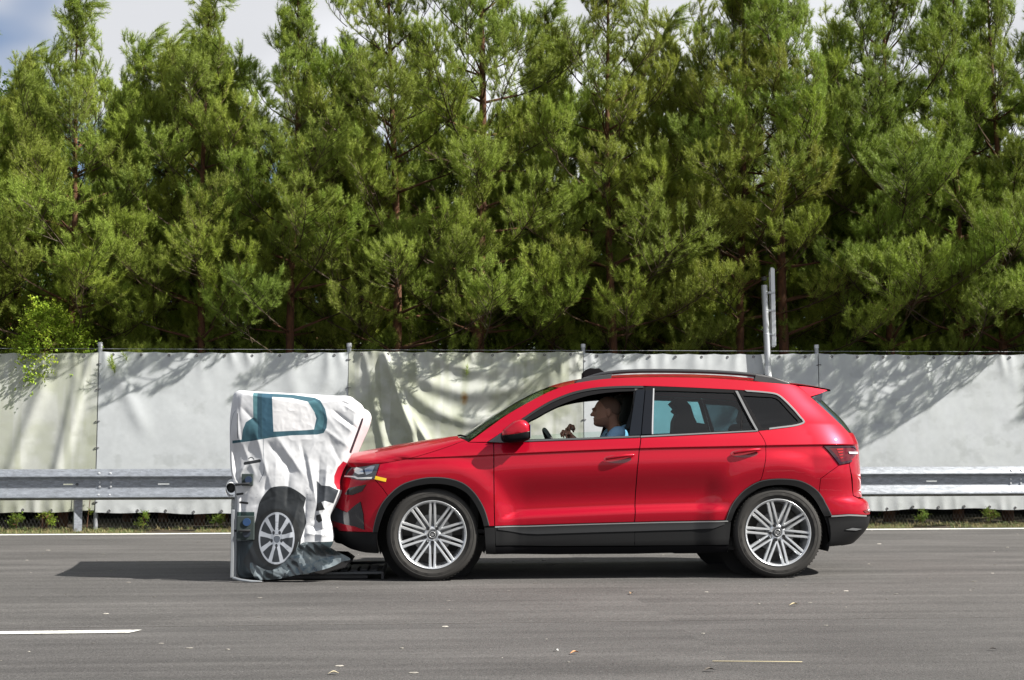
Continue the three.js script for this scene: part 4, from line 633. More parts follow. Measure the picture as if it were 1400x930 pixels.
  const winR = px([[895, 534], [1003, 537.2], [1007, 543], [1031, 587.6], [893.4, 593.4]]), qWin = smooth(px([[1016, 541], [1056, 543.2], [1061.5, 544.8], [1066, 548], [1090.5, 574.5], [1091, 577], [1088, 578.6], [1042.5, 585.6]]), 1);
  const divider = px([[1009, 533.4], [1037.5, 589]]);
  addBoth('window_frame', panel([bSeamF[0], ...trimTop.filter(q => q[0] > bSeamF[0][0] + 0.005 && q[0] < divider[0][0] - 0.01), divider[0], divider[1], ...beltLine.filter(q => q[0] < divider[1][0] - 0.01 && q[0] > bSeamF[2][0] + 0.01), bSeamF[2], bSeamF[1]], { hole: winR, gap: 0.0015, depth: 0.03, off: -0.001 }), black, doorR, doorRf);
  addBoth('pillar_cover', panel([...px([[882.6, 533.8], [892.4, 534], [891.2, 594], [877.4, 595]])], { off: 0.007, depth: 0.01, ds: 0.01 }), phys(lin(0.003, 0.0045, 0.008), 0.6, { specularIntensity: 0.15 }), doorR, doorRf);
  addBoth('window_trim', panel(px([[892.8, 531.5], [894.6, 531.5], [893.2, 594.4], [891.2, 594.4]]), { off: 0.006, depth: 0.006 }), silver, doorR, doorRf);
  addBoth('window_trim', panel([...px([[876, 598.6], [876, 596.6], [930, 594], [980, 591.6], [1036, 588.9], [1036.4, 590.2], [980, 593.2], [930, 595.8]])], { off: 0.006, depth: 0.006 }), std(lin(0.10, 0.105, 0.11), 0.35), doorR, doorRf);
  addBoth('window_trim', panel([...px([[690, 605.2], [690, 603.4], [723, 602], [800, 599], [874.8, 596.3], [874.8, 598.4], [800, 601.4], [723, 604.2]])], { off: 0.006, depth: 0.006 }), std(lin(0.045, 0.047, 0.05), 0.35), doorF, doorFf);
  addBoth('window_trim', panel([...px([[1005, 535], [1008.6, 535], [1036.6, 588.6], [1033.6, 588.8]])], { off: 0.006, depth: 0.006 }), std(lin(0.11, 0.115, 0.12), 0.35), doorR, doorRf);
  addBoth('window_pane', panel(grow(winR, -0.006), { off: -0.010, depth: 0 }), tinted, doorR, doorRf);
  part('divider_bar', panel(px([[1013.6, 553], [1015.4, 556], [1015.4, 588.6], [1013.6, 588.7]]), { off: -0.006, depth: 0.006 }), black, doorR);
  part('label_card', panel(px([[1016.6, 556], [1018.4, 559], [1018.8, 562], [1016.8, 560]]), { off: -0.004, depth: 0.002 }), std(lin(0.75, 0.77, 0.8), 0.5), doorR);
  const qFrame = [divider[0], ...trimTop.filter(q => q[0] > divider[0][0] + 0.01), ...beltLine.filter(q => q[0] > divider[1][0] + 0.01), divider[1]];
  const [qa, qb] = addBoth('quarter_window_frame', panel(qFrame, { hole: qWin, gap: 0.0015, depth: 0.03, off: -0.001 }), black, car);
  { const out = [...trimTop.filter(q => q[0] > divider[0][0] + 0.03), ...beltLine.filter(q => q[0] > divider[1][0] + 0.03).slice(0, -1)], inn = grow(out, 0.012); const g = panel([...out, ...inn.reverse()], { off: 0.005, depth: 0.006 }); part('window_trim', g, std(lin(0.13, 0.135, 0.14), 0.35), qa); part('window_trim', mirrored(g), std(lin(0.13, 0.135, 0.14), 0.35), qb);
    const p = panel(grow(qWin, -0.006), { off: -0.010, depth: 0 }); part('window_pane', p, phys(lin(0.06, 0.085, 0.11), 0.02, { transmission: 1, side: THREE.DoubleSide }), qa); part('window_pane', mirrored(p), phys(lin(0.10, 0.14, 0.16), 0.02, { transmission: 1, side: THREE.DoubleSide }), qb); }
  // wound-down panes: only their upper edge stands above the sills
  { const g = panel(px([[740, 600.5], [740, 598.5], [800, 597.4], [857, 595], [858, 597.6], [800, 600]]), { off: -0.022, depth: 0 }); part('window_pane', g, clear, doorF); part('window_pane', mirrored(panel(px([[728, 601], [729, 590], [800, 585], [862, 582], [859, 597.6], [800, 600]]), { off: -0.022, depth: 0 })), clear, doorFf); }

  // ---- top surfaces lofted between the two sides
  const loft = (edge, centre, nq, prof, nu) => sheet(nu || edge.length - 1, nq, (u, v) => {
    const q = v * 2 - 1, f = u * (edge.length - 1), i = Math.min(edge.length - 2, Math.floor(f)), t = f - i, E = edge[i].clone().lerp(edge[i + 1], t), c = centre(u, E), k = prof(Math.abs(q));
    return [lerp(c[0], E.x, q * q), lerp(E.y, c[1], k), Math.sign(q) * Math.abs(q) * E.z];
  }, null, true);
  const E3 = list => list.map(q => B(q[0], q[1]).p);
  const upTo = (list, a, b) => list.filter(q => q[0] >= a - 1e-6 && q[0] <= b + 1e-6);
  // windscreen, roof
  const centreY = spline([[-1.20, 1.03], [-1.072, 1.10], [-0.769, 1.297], [-0.514, 1.441], [-0.321, 1.518], [-0.13, 1.562], [0.1, 1.592], [0.4, 1.606], [0.9, 1.604], [1.3, 1.575], [1.6, 1.52], [1.9, 1.45]]);
  const wsE = E3(upTo(railTop, -1.2, -0.33)).map(p => p.clone().add(V3(0, -0.004, -0.012)));
  const wsC = (u, E) => { const x = E.x - lerp(0.13, 0.045, u); return [x, centreY(x + 0.012) - 0.004]; };
  part('windscreen', loft(wsE, wsC, 28, q => 1 - q * q, 28), phys(lin(0.62, 0.78, 0.70), 0.02, { transmission: 1, side: THREE.DoubleSide }), car);
  const rfE = E3(upTo(railTop, -0.345, 1.7)).map(p => p.clone().add(V3(0, -0.002, -0.004)));
  part('roof', loft(rfE, (u, E) => { const x = E.x - 0.045 * (1 - u); return [x, centreY(x)]; }, 30, q => 1 - Math.pow(q, 2.3), 40), red, car);
  { // black ceramic band and wiper at the foot of the screen
    part('cowl', loft(E3(px([[641, 604.2], [646, 601.5], [655, 595]])).map(p => p.clone().add(V3(-0.03, -0.02, -0.02))), (u, E) => [E.x - 0.14, 1.055 + u * 0.015], 16, q => 1 - q * q), black, car);
    part('wiper', tube([[-1.06, 1.085, 0.62], [-1.09, 1.10, 0.3], [-1.10, 1.105, -0.1]], 0.008, 6), black, car);
  }
  // bonnet
  const bnE = E3(bonnetSeam.slice(0, -4)).map(p => p.clone().add(V3(0, 0, -0.001)));
  const bonC = spline([[-2.12, 0.87], [-2.07, 0.925], [-2.0, 0.953], [-1.936, 0.965], [-1.816, 0.990], [-1.571, 1.034], [-1.199, 1.090], [-1.1, 1.098]]);
  part('bonnet', sheet(44, 44, (u, v) => {
    const q = v * 2 - 1, aq = Math.abs(q), lip = u === 0 ? 1 : 0; u = Math.max(0, (u * 44 - 1) / 43); const f = u * (bnE.length - 1), i = Math.min(bnE.length - 2, Math.floor(f)), E = bnE[i].clone().lerp(bnE[i + 1], f - i), cx = lerp(-2.115, -1.16, u), th = aq * Math.PI / 2;
    const k = Math.pow(Math.cos(th), 0.85), zz = Math.pow(Math.sin(th), 0.8), x = lerp(cx, E.x, Math.pow(aq, 2.2)), ridge = 0.010 * Math.exp(-Math.pow((aq - 0.60) / 0.05, 2)) * sstep(0, 0.2, u);
    return [x + lip * 0.03, lerp(E.y, bonC(cx), k) + ridge - lip * 0.05, Math.sign(q) * zz * (E.z - lip * 0.02)];
  }, null, true), red, car);
  // ---- roof rails, spoiler, aerial
  for (const m of [1, -1]) {
    const r = partGroup('roof_rail', car), Z = 0.585 * m, P = (a, b, z = 0.585) => { const [x, y] = atZ(a, b, z); return V3(x, y, z * m); };
    const bar = [[786, 524.2], [800, 518.5], [818, 512.8], [840, 509.4], [870, 507.6], [920, 507.4], [970, 508.6], [1010, 511], [1040, 514.4], [1062, 519.4], [1079, 525]].map(q => P(...q));
    const cv = new THREE.CatmullRomCurve3(bar).getPoints(60), rad = cv.map((p, i) => 0.013 + 0.004 * Math.sin(i / 60 * Math.PI)); part('bar', tube(cv, rad, 10), std(lin(0.02, 0.021, 0.024), 0.35), r);
    for (const foot of [[[784, 526], [798, 517], [836, 512], [834, 519], [800, 524.5]], [[1031, 520.6], [1033, 513], [1058, 517.5], [1080, 526], [1060, 526]]]) { const s = new THREE.Shape(foot.map(q => { const [x, y] = atZ(q[0], q[1], 0.585); return new THREE.Vector2(x, y); })); const g = new THREE.ExtrudeGeometry(s, { depth: 0.026, bevelEnabled: true, bevelSize: 0.004, bevelThickness: 0.004, bevelSegments: 2 }); g.translate(0, 0, Z - 0.013); part('foot', g, std(lin(0.035, 0.037, 0.04), 0.5), r); }
  }
  { const pts = [[797, 519], [797.5, 511], [801.5, 507], [806, 505.2], [813, 506], [817.5, 505.4], [820.5, 507.6], [826, 511.6], [830, 514]].map(q => { const [x, y] = atZ(q[0], q[1], 0.42); return new THREE.Vector2(x, y - 0.0); }); const g = new THREE.ExtrudeGeometry(new THREE.Shape(pts), { depth: 0.10, bevelEnabled: true, bevelSize: 0.008, bevelThickness: 0.012, bevelSegments: 3 }); g.translate(0, 0, 0.37); part('roof_camera_pod', g, black, car, 'small black rounded pod on the front of the roof'); }
  { const [ax, ay] = atZ(1045, 520, 0.0); const g = new THREE.ConeGeometry(0.035, 0.075, 12); g.scale(1, 1, 0.35); g.translate(ax, ay - 0.0 + 0.02, 0); part('aerial_fin', g, black, car); }
  {
    const sp = partGroup('roof_spoiler', car), top = px([[1078, 525.6], [1094, 527.2]]), L = [];
    const edge = E3(px([[1082, 525.6], [1094, 527.4]])), [tx, ty] = atZ(1131, 533.4, 0.5);
    const g = sheet(14, 26, (u, v) => { const q = v * 2 - 1, aq = Math.abs(q); const z = q * lerp(edge[0].z, 0.578, u), y0 = lerp(edge[0].y, centreY(1.5), 1 - Math.pow(aq, 2.3)), x = lerp(edge[0].x, tx + 0.03 * (1 - aq * aq), u), y = lerp(y0, ty + 0.035 * (1 - aq * aq), u) + 0.006 * Math.sin(u * Math.PI); return [x, y + 0.0015, z]; }, null, true);
    part('upper_skin', g, red, sp);
    const under = sheet(8, 20, (u, v) => { const q = v * 2 - 1, aq = Math.abs(q), z = q * lerp(0.61, 0.575, u); return [lerp(1.70, tx + 0.03 * (1 - aq * aq), u), lerp(1.435 + 0.04 * (1 - aq * aq), ty - 0.014 + 0.035 * (1 - aq * aq), u), z]; });
    part('lower_skin', under, red, sp);
    const tip = sheet(24, 3, (u, v) => { const q = u * 2 - 1, aq = Math.abs(q); return [tx + 0.03 * (1 - aq * aq) + 0.004 * Math.sin(v * Math.PI), ty + 0.035 * (1 - aq * aq) + 0.002 - 0.0165 * v, q * 0.575]; }, null, true); part('lip', tip, red, sp);
    const zc = B(...onBody(1107.5, 542)).p.z - 0.004, za = B(...onBody(1092, 527.4)).p.z;
    for (const m of [1, -1]) {
      const P = (a, b, z) => { const [x, y] = atZ(a, b, z); return V3(x, y, m * z); };
      const a = P(1090, 526.8, za), b = P(1131, 533.8, 0.578), c = P(1107.5, 542.4, zc), d = P(1121, 538.2, 0.60), g = geom([a, c, d, b].flatMap(q => [q.x, q.y, q.z]), m > 0 ? [0, 1, 2, 0, 2, 3] : [0, 2, 1, 0, 3, 2]); g.translate(0, 0, m * 0.006); part('end_plate', g, red, sp);
      const e = P(1106.5, 541.4, zc), f = P(1125, 537.2, 0.595), h = P(1122.4, 552, zc - 0.02), k = P(1114, 546.6, zc), t = []; for (const zz of [-0.004, -0.03]) for (const q of [e, f, h, k]) t.push(q.x, q.y, q.z + zz * m);
      part('side_fin', geom(t, [0, 3, 2, 0, 2, 1, 4, 5, 6, 4, 6, 7, 0, 1, 5, 0, 5, 4, 1, 2, 6, 1, 6, 5, 2, 3, 7, 2, 7, 6]), gloss, sp);
    }
  }
  // ---- door handles
  for (const [dn, df, x0, y0, x1, y1] of [[doorF, doorFf, 828, 628.4, 867, 623.2], [doorR, doorRf, 1002, 620.8, 1039, 615.4]]) {
    const cx = (x0 + x1) / 2, cyy = (y0 + y1) / 2;
    const cup = [], bowl = []; for (let i = 0; i < 22; i++) { const a = i / 22 * 6.2832; cup.push([cx - 3 + 19 * Math.cos(a), cyy + 2.2 + 5.6 * Math.sin(a)]); }
    addBoth('handle_recess', panel(px(cup), { off: 0.0015, depth: 0.001 }), phys(lin(0.16, 0.002, 0.008), 0.35, { clearcoat: 1 }), dn, df);
    const ctr = []; for (let i = 0; i <= 14; i++) { const t = i / 14, q = onBody(lerp(x0, x1, t), lerp(y0, y1, t)); const b = B(q[0], q[1]); ctr.push(b.p.clone().addScaledVector(b.n, 0.012 + 0.028 * Math.pow(Math.sin(Math.PI * clamp(t * 0.92 + 0.04, 0, 1)), 0.6))); }
    const g = tube(ctr, ctr.map((p, i) => 0.0135 - 0.004 * Math.pow(i / 7 - 1, 2)), 10); const [h1] = addBoth('handle', g, red, dn, df);
  }
  // ---- wing mirrors
  for (const m of [1, -1]) {
    const r = partGroup('wing_mirror', car), O = [[687, 590], [691, 585.5], [696, 581.3], [704, 575.6], [712.7, 573.6], [720, 576], [725, 581.8], [726.2, 591], [724.8, 599.8], [718, 603.4], [706, 605], [695.5, 605.6], [688.5, 602.8]].map(q => atZ(q[0], q[1], 0.95));
    const Cv = new THREE.CatmullRomCurve3(O.map(q => V3(q[0], q[1], 0)), true).getPoints(60).slice(0, -1), ce = Cv.reduce((s, p) => s.add(p), V3(0, 0, 0)).multiplyScalar(1 / Cv.length);
    const cutY = x => { const a = atZ(687, 595.5, 0.95), b = atZ(704, 594, 0.95), c = atZ(726, 589.6, 0.95); return interp([[a[0], a[1]], [b[0], b[1]], [c[0], c[1]]])(x); };
    const ringsZ = [[0.855, 0.50, 0.03], [0.875, 0.78, 0.016], [0.90, 0.93, 0.006], [0.93, 1, 0], [0.965, 0.985, -0.004], [0.99, 0.92, -0.006], [1.005, 0.80, -0.006], [1.013, 0.62, -0.006], [1.017, 0.3, -0.006], [1.0175, 0.01, -0.006]];
    const shell = (keep) => { const n = Cv.length; return sheet(n, ringsZ.length - 1, (u, v) => { const [z, k, dx] = ringsZ[Math.round(v * (ringsZ.length - 1))], p = Cv[Math.round(u * n) % n]; let x = ce.x + (p.x - ce.x) * k + dx, y = ce.y + (p.y - ce.y) * k; const c = cutY(x); if (keep > 0 && y < c + 0.002) y = c + 0.002; if (keep < 0 && y > c - 0.002) y = c - 0.002; return [x, y, z * m]; }, null, m > 0); };
    part('cap', shell(1), red, r); part('lower_shell', shell(-1), black, r);
    const foot = new THREE.Shape([[668, 604.3], [688, 590.5], [700, 586], [706, 596], [700, 604.6], [684, 605]].map(q => { const [x, y] = atZ(q[0], q[1], 0.86); return new THREE.Vector2(x, y); })), fg = new THREE.ExtrudeGeometry(foot, { depth: 0.07, bevelEnabled: true, bevelSize: 0.003, bevelThickness: 0.003 }); fg.translate(0, 0, 0.80); part('foot', m > 0 ? fg : mirrored(mergeVertices(fg)), gloss, r);
    const gl = new THREE.Shape(Cv.filter(p => p.x > ce.x + 0.02).map(p => new THREE.Vector2(p.y, 0))); part('mirror_glass', (() => { const g = box(0.004, 0.10, 0.11); g.translate(ce.x + 0.098, ce.y + 0.004, m * 0.94); return g; })(), std(lin(0.8, 0.8, 0.8), 0.03, { metalness: 1 }), r);
  }
  // ---- inner shell behind the gaps, wheel housings, floor
  const inner = [...AFi.map(q => q)]; const innerPoly = [...px([[667, 606]]), ...beltLine.filter(q => q[0] > -0.9 && q[0] < 1.5).reverse(), ...px([[1112, 596], [1118, 640]]), ...ARi.slice(8).map(q => q).reverse(), ...ARi.slice(0, 8).reverse(), ...px([[994, 752], [870, 754], [680, 754]]), ...[...AFi].reverse(), ...px([[516, 722], [516, 668], [525, 640], [570, 628], [625, 609]])];
  addBoth('inner_panel', panel(innerPoly, { off: -0.018, depth: 0 }), void_, car);
  for (const [c, s] of [[WF, 1], [WF, -1], [WR, 1], [WR, -1]]) { const g = sheet(24, 4, (u, v) => { const a = lerp(-0.35, Math.PI + 0.35, u); return [c[0] + Math.cos(a) * 0.415, c[1] + Math.sin(a) * 0.415 * 0.98, s * lerp(0.885, 0.52, v)]; }); part('wheel_housing', merge([g, (() => { const d = new THREE.CircleGeometry(0.42, 24); d.translate(c[0], c[1], s * 0.53); return d; })()]), void_, car); }
  part('underbody', merge([box(3.3, 0.12, 1.46, 0.02, 0.27, 0), box(1.9, 0.10, 1.62, 0.05, 0.262, 0), box(0.5, 0.16, 0.9, -1.75, 0.33, 0), box(0.5, 0.2, 0.9, 1.75, 0.36, 0), box(0.3, 0.06, 0.5, 0.75, 0.19, 0.2), box(1.5, 0.05, 0.12, 1.0, 0.20, -0.3)]), void_, car);
  part('bulkhead', merge([box(0.06, 0.62, 1.55, -1.0, 0.62, 0), box(1.1, 0.3, 1.2, -1.5, 0.62, 0)]), void_, car); part('rear_wall', box(0.05, 0.5, 1.3, 1.98, 0.7, 0), void_, car);
  // ---- wheels
  const tyreG = (() => { const R = 0.345, r = 0.252, w = 0.11, pr = [[r, -w * 0.92], [r + 0.012, -w * 0.97], [r + 0.04, -w * 1.04], [R - 0.035, -w * 1.03], [R - 0.012, -w * 0.93], [R - 0.003, -w * 0.80], [R, -w * 0.5], [R, 0], [R, w * 0.5], [R - 0.003, w * 0.80], [R - 0.012, w * 0.93], [R - 0.022, w * 1.0], [R - 0.035, w * 1.03], [R - 0.037, w * 1.012], [R - 0.06, w * 1.05], [r + 0.03, w * 1.02], [r + 0.012, w * 0.97], [r + 0.004, w * 0.90], [r, w * 0.88]]; const g = new THREE.LatheGeometry(pr.map(q => new THREE.Vector2(q[0], q[1])), 72); g.rotateX(Math.PI / 2); return toCreasedNormals(g, 0.6); })();
  const treadG = (() => { const l = []; for (let i = 0; i < 72; i++) for (const [z, o] of [[0.074, 0], [-0.074, 0.5]]) { const g = box(0.010, 0.003, 0.05); g.translate(0, 0.3437, z); g.rotateZ((i + o) / 72 * 6.2832); l.push(g); } return merge(l); })();
  const rimG = (() => { const pr = [[0.240, 0.095], [0.2555, 0.098], [0.2575, 0.104], [0.2535, 0.108], [0.246, 0.104], [0.242, 0.09], [0.233, 0.06], [0.228, 0.02], [0.226, -0.06], [0.235, -0.1], [0.25, -0.104]]; const g = new THREE.LatheGeometry(pr.map(q => new THREE.Vector2(q[0], q[1])), 64); g.rotateX(Math.PI / 2); return g; })();
  const spokeG = (() => { // one slim bar from hub to rim, bevelled, bowed
    const st = [[0.040, 0.0165, 0.076], [0.09, 0.0175, 0.086], [0.15, 0.0195, 0.092], [0.21, 0.021, 0.094], [0.246, 0.0225, 0.098]], pos = [], idx = [];
    st.forEach(([r, w, z]) => { for (const [a, b] of [[-w / 2, z - 0.03], [-w / 2, z - 0.006], [-w * 0.28, z + 0.001], [w * 0.28, z + 0.001], [w / 2, z - 0.006], [w / 2, z - 0.03]]) pos.push(a, r, b); });
    for (let i = 0; i + 1 < st.length; i++) for (let k = 0; k < 6; k++) { const j = (k + 1) % 6, a = i * 6 + k, b = i * 6 + j, c = a + 6, d = b + 6; idx.push(a, c, b, b, c, d); }
    return toCreasedNormals(geom(pos, idx), 0.35);
  })();
  const hubG = (() => { const pr = [[0.0001, 0.070], [0.033, 0.070], [0.035, 0.078], [0.048, 0.080], [0.062, 0.074], [0.070, 0.055], [0.075, 0.02]]; const g = new THREE.LatheGeometry(pr.reverse().map(q => new THREE.Vector2(q[0], q[1])), 40); g.rotateX(Math.PI / 2); return g; })();
  const discG = (() => { const g = new THREE.CylinderGeometry(0.15, 0.15, 0.02, 40); g.rotateX(Math.PI / 2); g.translate(0, 0, 0.0); return g; })();
  const rimDark = std(lin(0.10, 0.105, 0.11), 0.4, { metalness: 0.7 });
  for (const [c, s, rot] of [[WF, 1, 0], [WR, 1, 0.23], [WF, -1, 0], [WR, -1, 0.3]]) {
    const w = partGroup('wheel', car); w.position.set(c[0], 0.345, s * 0.792); if (s < 0) w.rotation.y = Math.PI;
    part('tyre', tyreG, rubber, w); const tr = part('tread_block', treadG, rubber, w); tr.userData.kind = 'stuff';
    part('rim', rimG, alloy, w); part('hub', hubG, alloy, w); part('brake_disc', discG, std(lin(0.22, 0.22, 0.22), 0.4, { metalness: 0.8 }), w);
    part('brake_drum', (() => { const g = new THREE.CylinderGeometry(0.225, 0.225, 0.02, 36); g.rotateX(Math.PI / 2); g.translate(0, 0, -0.085); return g; })(), std(lin(0.10, 0.095, 0.09), 0.7, { metalness: 0.5 }), w);
    for (let k = 0; k < 10; k++) for (const d of [-1, 1]) { const p = part('spoke', spokeG, alloy, w), a = rot + k * Math.PI / 5; p.rotation.z = a + d * 0.018; p.position.set(Math.cos(a) * d * 0.0205, Math.sin(a) * d * 0.0205, 0); }
    for (let k = 0; k < 5; k++) { const a = rot + Math.PI / 5 + k * Math.PI * 2 / 5, g = new THREE.CylinderGeometry(0.0125, 0.0125, 0.012, 10); g.rotateX(Math.PI / 2); g.translate(Math.sin(a) * 0.056, Math.cos(a) * 0.056, 0.0835); const ln = part('lug_nut', g, std(lin(0.02, 0.02, 0.022), 0.5, { metalness: 0.6 }), w); }
    part('hub_cap', (() => { const g = new THREE.CylinderGeometry(0.030, 0.032, 0.016, 24); g.rotateX(Math.PI / 2); g.translate(0, 0, 0.083); return g; })(), phys(lin(0.03, 0.032, 0.035), 0.2, { clearcoat: 1 }), w);
    part('emblem', (() => { const g = new THREE.TorusGeometry(0.023, 0.0026, 6, 24); g.translate(0, 0, 0.092); const l = [g]; for (const [x, y, r] of [[-0.004, 0.006, 0.5], [0.004, 0, 0.5], [-0.002, -0.007, 0.5]]) { const b = box(0.022, 0.004, 0.003, x, y, 0.092); b.rotateZ(r * 0.3); l.push(b); } return merge(l); })(), silver, w);
  }
  // ---- cabin
  const cab = partGroup('cabin', car);
  part('dashboard', merge([box(0.42, 0.16, 1.4, -0.92, 0.965, 0, 0.05), box(0.28, 0.10, 0.42, -0.74, 0.99, 0.37, 0.04), box(0.3, 0.35, 1.36, -0.86, 0.78, 0, 0.05)]), trimMat, cab);
  { const t = new THREE.TorusGeometry(0.178, 0.0165, 12, 40), hub = new THREE.CylinderGeometry(0.06, 0.05, 0.05, 20); hub.rotateX(Math.PI / 2); const l = [t, hub, box(0.33, 0.03, 0.02), box(0.03, 0.17, 0.02, 0, -0.09, 0)]; const g = merge(l); g.rotateY(Math.PI / 2); g.rotateZ(0.46); g.translate(-0.345, 0.985, 0.37); part('steering_wheel', g, std(lin(0.018, 0.018, 0.02), 0.45), cab); part('steering_column', tube([[-0.345, 0.985, 0.37], [-0.72, 0.83, 0.37]], 0.035, 10), trimMat, cab); }
  const seat = (x, z, tilt = 0.30) => { const s = merge([box(0.52, 0.16, 0.5, x - 0.22, 0.60, z, 0.06), (() => { const g = box(0.16, 0.64, 0.48, 0, 0.32, 0, 0.065); g.rotateZ(-tilt); g.translate(x, 0.60, z); return g; })()]); const p = part('seat', s, seatMat, cab); part('headrest', (() => { const g = box(0.115, 0.24, 0.27, 0, 0.74, 0, 0.05); g.rotateZ(-tilt * 0.62); g.translate(x + 0.045, 0.60, z); return g; })(), seatMat, p); return p; };
  seat(0.17, 0.37); seat(0.17, -0.37);
  { const bench = merge([box(0.5, 0.18, 1.3, 0.98, 0.62, 0, 0.06), (() => { const g = box(0.16, 0.62, 1.3, 0, 0.31, 0, 0.06); g.rotateZ(-0.35); g.translate(1.18, 0.62, 0); return g; })()]); const p = part('rear_seat', bench, seatMat, cab); for (const z of [-0.4, 0, 0.4]) part('headrest', (() => { const g = box(0.10, 0.19, 0.26, 0, 0.70, 0, 0.045); g.rotateZ(-0.3); g.translate(1.2, 0.62, z); return g; })(), seatMat, p); }
  part('rear_headrest', (() => { const pts = [[918, 553], [924, 546.5], [932, 547.5], [940, 556], [945, 572], [949, 580], [962, 582], [964, 592], [920, 592], [921, 577], [926, 566], [921.5, 562.5], [924, 559]].map(q => { const [x, y] = atZ(q[0], q[1], -0.35); return new THREE.Vector2(x, y); }); const g = new THREE.ExtrudeGeometry(new THREE.Shape(pts), { depth: 0.16, bevelEnabled: true, bevelSize: 0.012, bevelThickness: 0.02, bevelSegments: 3 }); g.translate(0, 0, -0.43); return g; })(), seatMat, cab);
  for (const z of [1, -1]) { part('door_card', merge([box(1.0, 0.5, 0.03, -0.18, 0.76, z * 0.81, 0.012), box(0.92, 0.5, 0.03, 0.72, 0.78, z * 0.81, 0.012)]), trimMat, cab); part('pillar_lining', merge([(() => { const g = box(0.07, 0.5, 0.03, 0, 0, 0, 0.01); g.rotateX(-z * 0.38); g.rotateZ(-0.10); g.translate(0.27, 1.24, z * 0.735); return g; })()]), trimMat, cab); }
  part('headlining', loft(E3(upTo(railTop, -0.30, 1.5)).map(p => p.clone().add(V3(0, -0.03, -0.04))), (u, E) => [E.x, centreY(E.x) - 0.045], 14, q => Math.pow(1 - Math.pow(q, 2.6), 0.72), 16), std(lin(0.20, 0.19, 0.18), 0.9), cab);
  part('rear_shelf', box(0.6, 0.03, 1.25, 1.55, 0.98, 0, 0.01), trimMat, cab); part('cabin_floor', box(2.4, 0.03, 1.5, 0.1, 0.36, 0), std(lin(0.04, 0.04, 0.042), 0.95), cab);
  part('interior_mirror', box(0.03, 0.06, 0.2, -0.42, 1.36, 0, 0.012), black, cab);
}
// ------------------------------------------------------------------ people: one continuous surface each, from blended capsules
function surfaceNet(f, lo, hi, cell) { // f < 0 inside -> smooth mesh
  const n = [0, 1, 2].map(k => Math.ceil((hi[k] - lo[k]) / cell) + 1), F = new Float32Array(n[0] * n[1] * n[2]), id = (i, j, k) => (k * n[1] + j) * n[0] + i;
  for (let k = 0; k < n[2]; k++) for (let j = 0; j < n[1]; j++) for (let i = 0; i < n[0]; i++) F[id(i, j, k)] = f(lo[0] + i * cell, lo[1] + j * cell, lo[2] + k * cell);
  const V = new Int32Array(F.length).fill(-1), pos = [], idx = [];
  for (let k = 0; k + 1 < n[2]; k++) for (let j = 0; j + 1 < n[1]; j++) for (let i = 0; i + 1 < n[0]; i++) {
    let c = 0, x = 0, y = 0, z = 0, s = 0; const g = [];
    for (let q = 0; q < 8; q++) { const v = F[id(i + (q & 1), j + (q >> 1 & 1), k + (q >> 2))]; g.push(v); if (v < 0) s++; }
    if (s === 0 || s === 8) continue;
    for (let a = 0; a < 8; a++) for (const b of [a | 1, a | 2, a | 4]) if (b !== a && (g[a] < 0) !== (g[b] < 0)) { const t = g[a] / (g[a] - g[b]); x += lerp(a & 1, b & 1, t); y += lerp(a >> 1 & 1, b >> 1 & 1, t); z += lerp(a >> 2, b >> 2, t); c++; }
    V[id(i, j, k)] = pos.length / 3; pos.push(lo[0] + (i + x / c) * cell, lo[1] + (j + y / c) * cell, lo[2] + (k + z / c) * cell);
  }
  for (let k = 1; k + 1 < n[2]; k++) for (let j = 1; j + 1 < n[1]; j++) for (let i = 1; i + 1 < n[0]; i++) {
    const a = F[id(i, j, k)] < 0; const quad = (p, q, r, s, fl) => { if (p < 0 || q < 0 || r < 0 || s < 0) return; fl ? idx.push(p, q, r, p, r, s) : idx.push(p, r, q, p, s, r); };
    if (a !== F[id(i + 1, j, k)] < 0) quad(V[id(i, j - 1, k - 1)], V[id(i, j, k - 1)], V[id(i, j, k)], V[id(i, j - 1, k)], a);
    if (a !== F[id(i, j + 1, k)] < 0) quad(V[id(i - 1, j, k - 1)], V[id(i - 1, j, k)], V[id(i, j, k)], V[id(i, j, k - 1)], a);
    if (a !== F[id(i, j, k + 1)] < 0) quad(V[id(i - 1, j - 1, k)], V[id(i, j - 1, k)], V[id(i, j, k)], V[id(i - 1, j, k)], a);
  }
  const e = cell * 0.4, nor = []; for (let i = 0; i < pos.length; i += 3) { const [x, y, z] = [pos[i], pos[i + 1], pos[i + 2]], v = V3(f(x + e, y, z) - f(x - e, y, z), f(x, y + e, z) - f(x, y - e, z), f(x, y, z + e) - f(x, y, z - e)).normalize(); nor.push(v.x, v.y, v.z); }
  return geom(pos, idx, nor, new Array(pos.length / 3 * 2).fill(0));
}
const capsule = (a, b, ra, rb) => { const ba = [b[0] - a[0], b[1] - a[1], b[2] - a[2]], L = ba[0] ** 2 + ba[1] ** 2 + ba[2] ** 2; return (x, y, z) => { const px = x - a[0], py = y - a[1], pz = z - a[2], t = clamp((px * ba[0] + py * ba[1] + pz * ba[2]) / L, 0, 1); return Math.hypot(px - ba[0] * t, py - ba[1] * t, pz - ba[2] * t) - lerp(ra, rb, t); }; };
const ball = (c, r) => (x, y, z) => { const a = (x - c[0]) / r[0], b = (y - c[1]) / r[1], d = (z - c[2]) / r[2], k = Math.hypot(a, b, d); return (k - 1) * Math.min(...r); };
const smin = (a, b, k) => { const h = Math.max(k - Math.abs(a - b), 0) / k; return Math.min(a, b) - h * h * k * 0.25; };
const blend = (list, k) => (x, y, z) => { let d = 1e9; for (const q of list) d = smin(d, q(x, y, z), k); return d; };
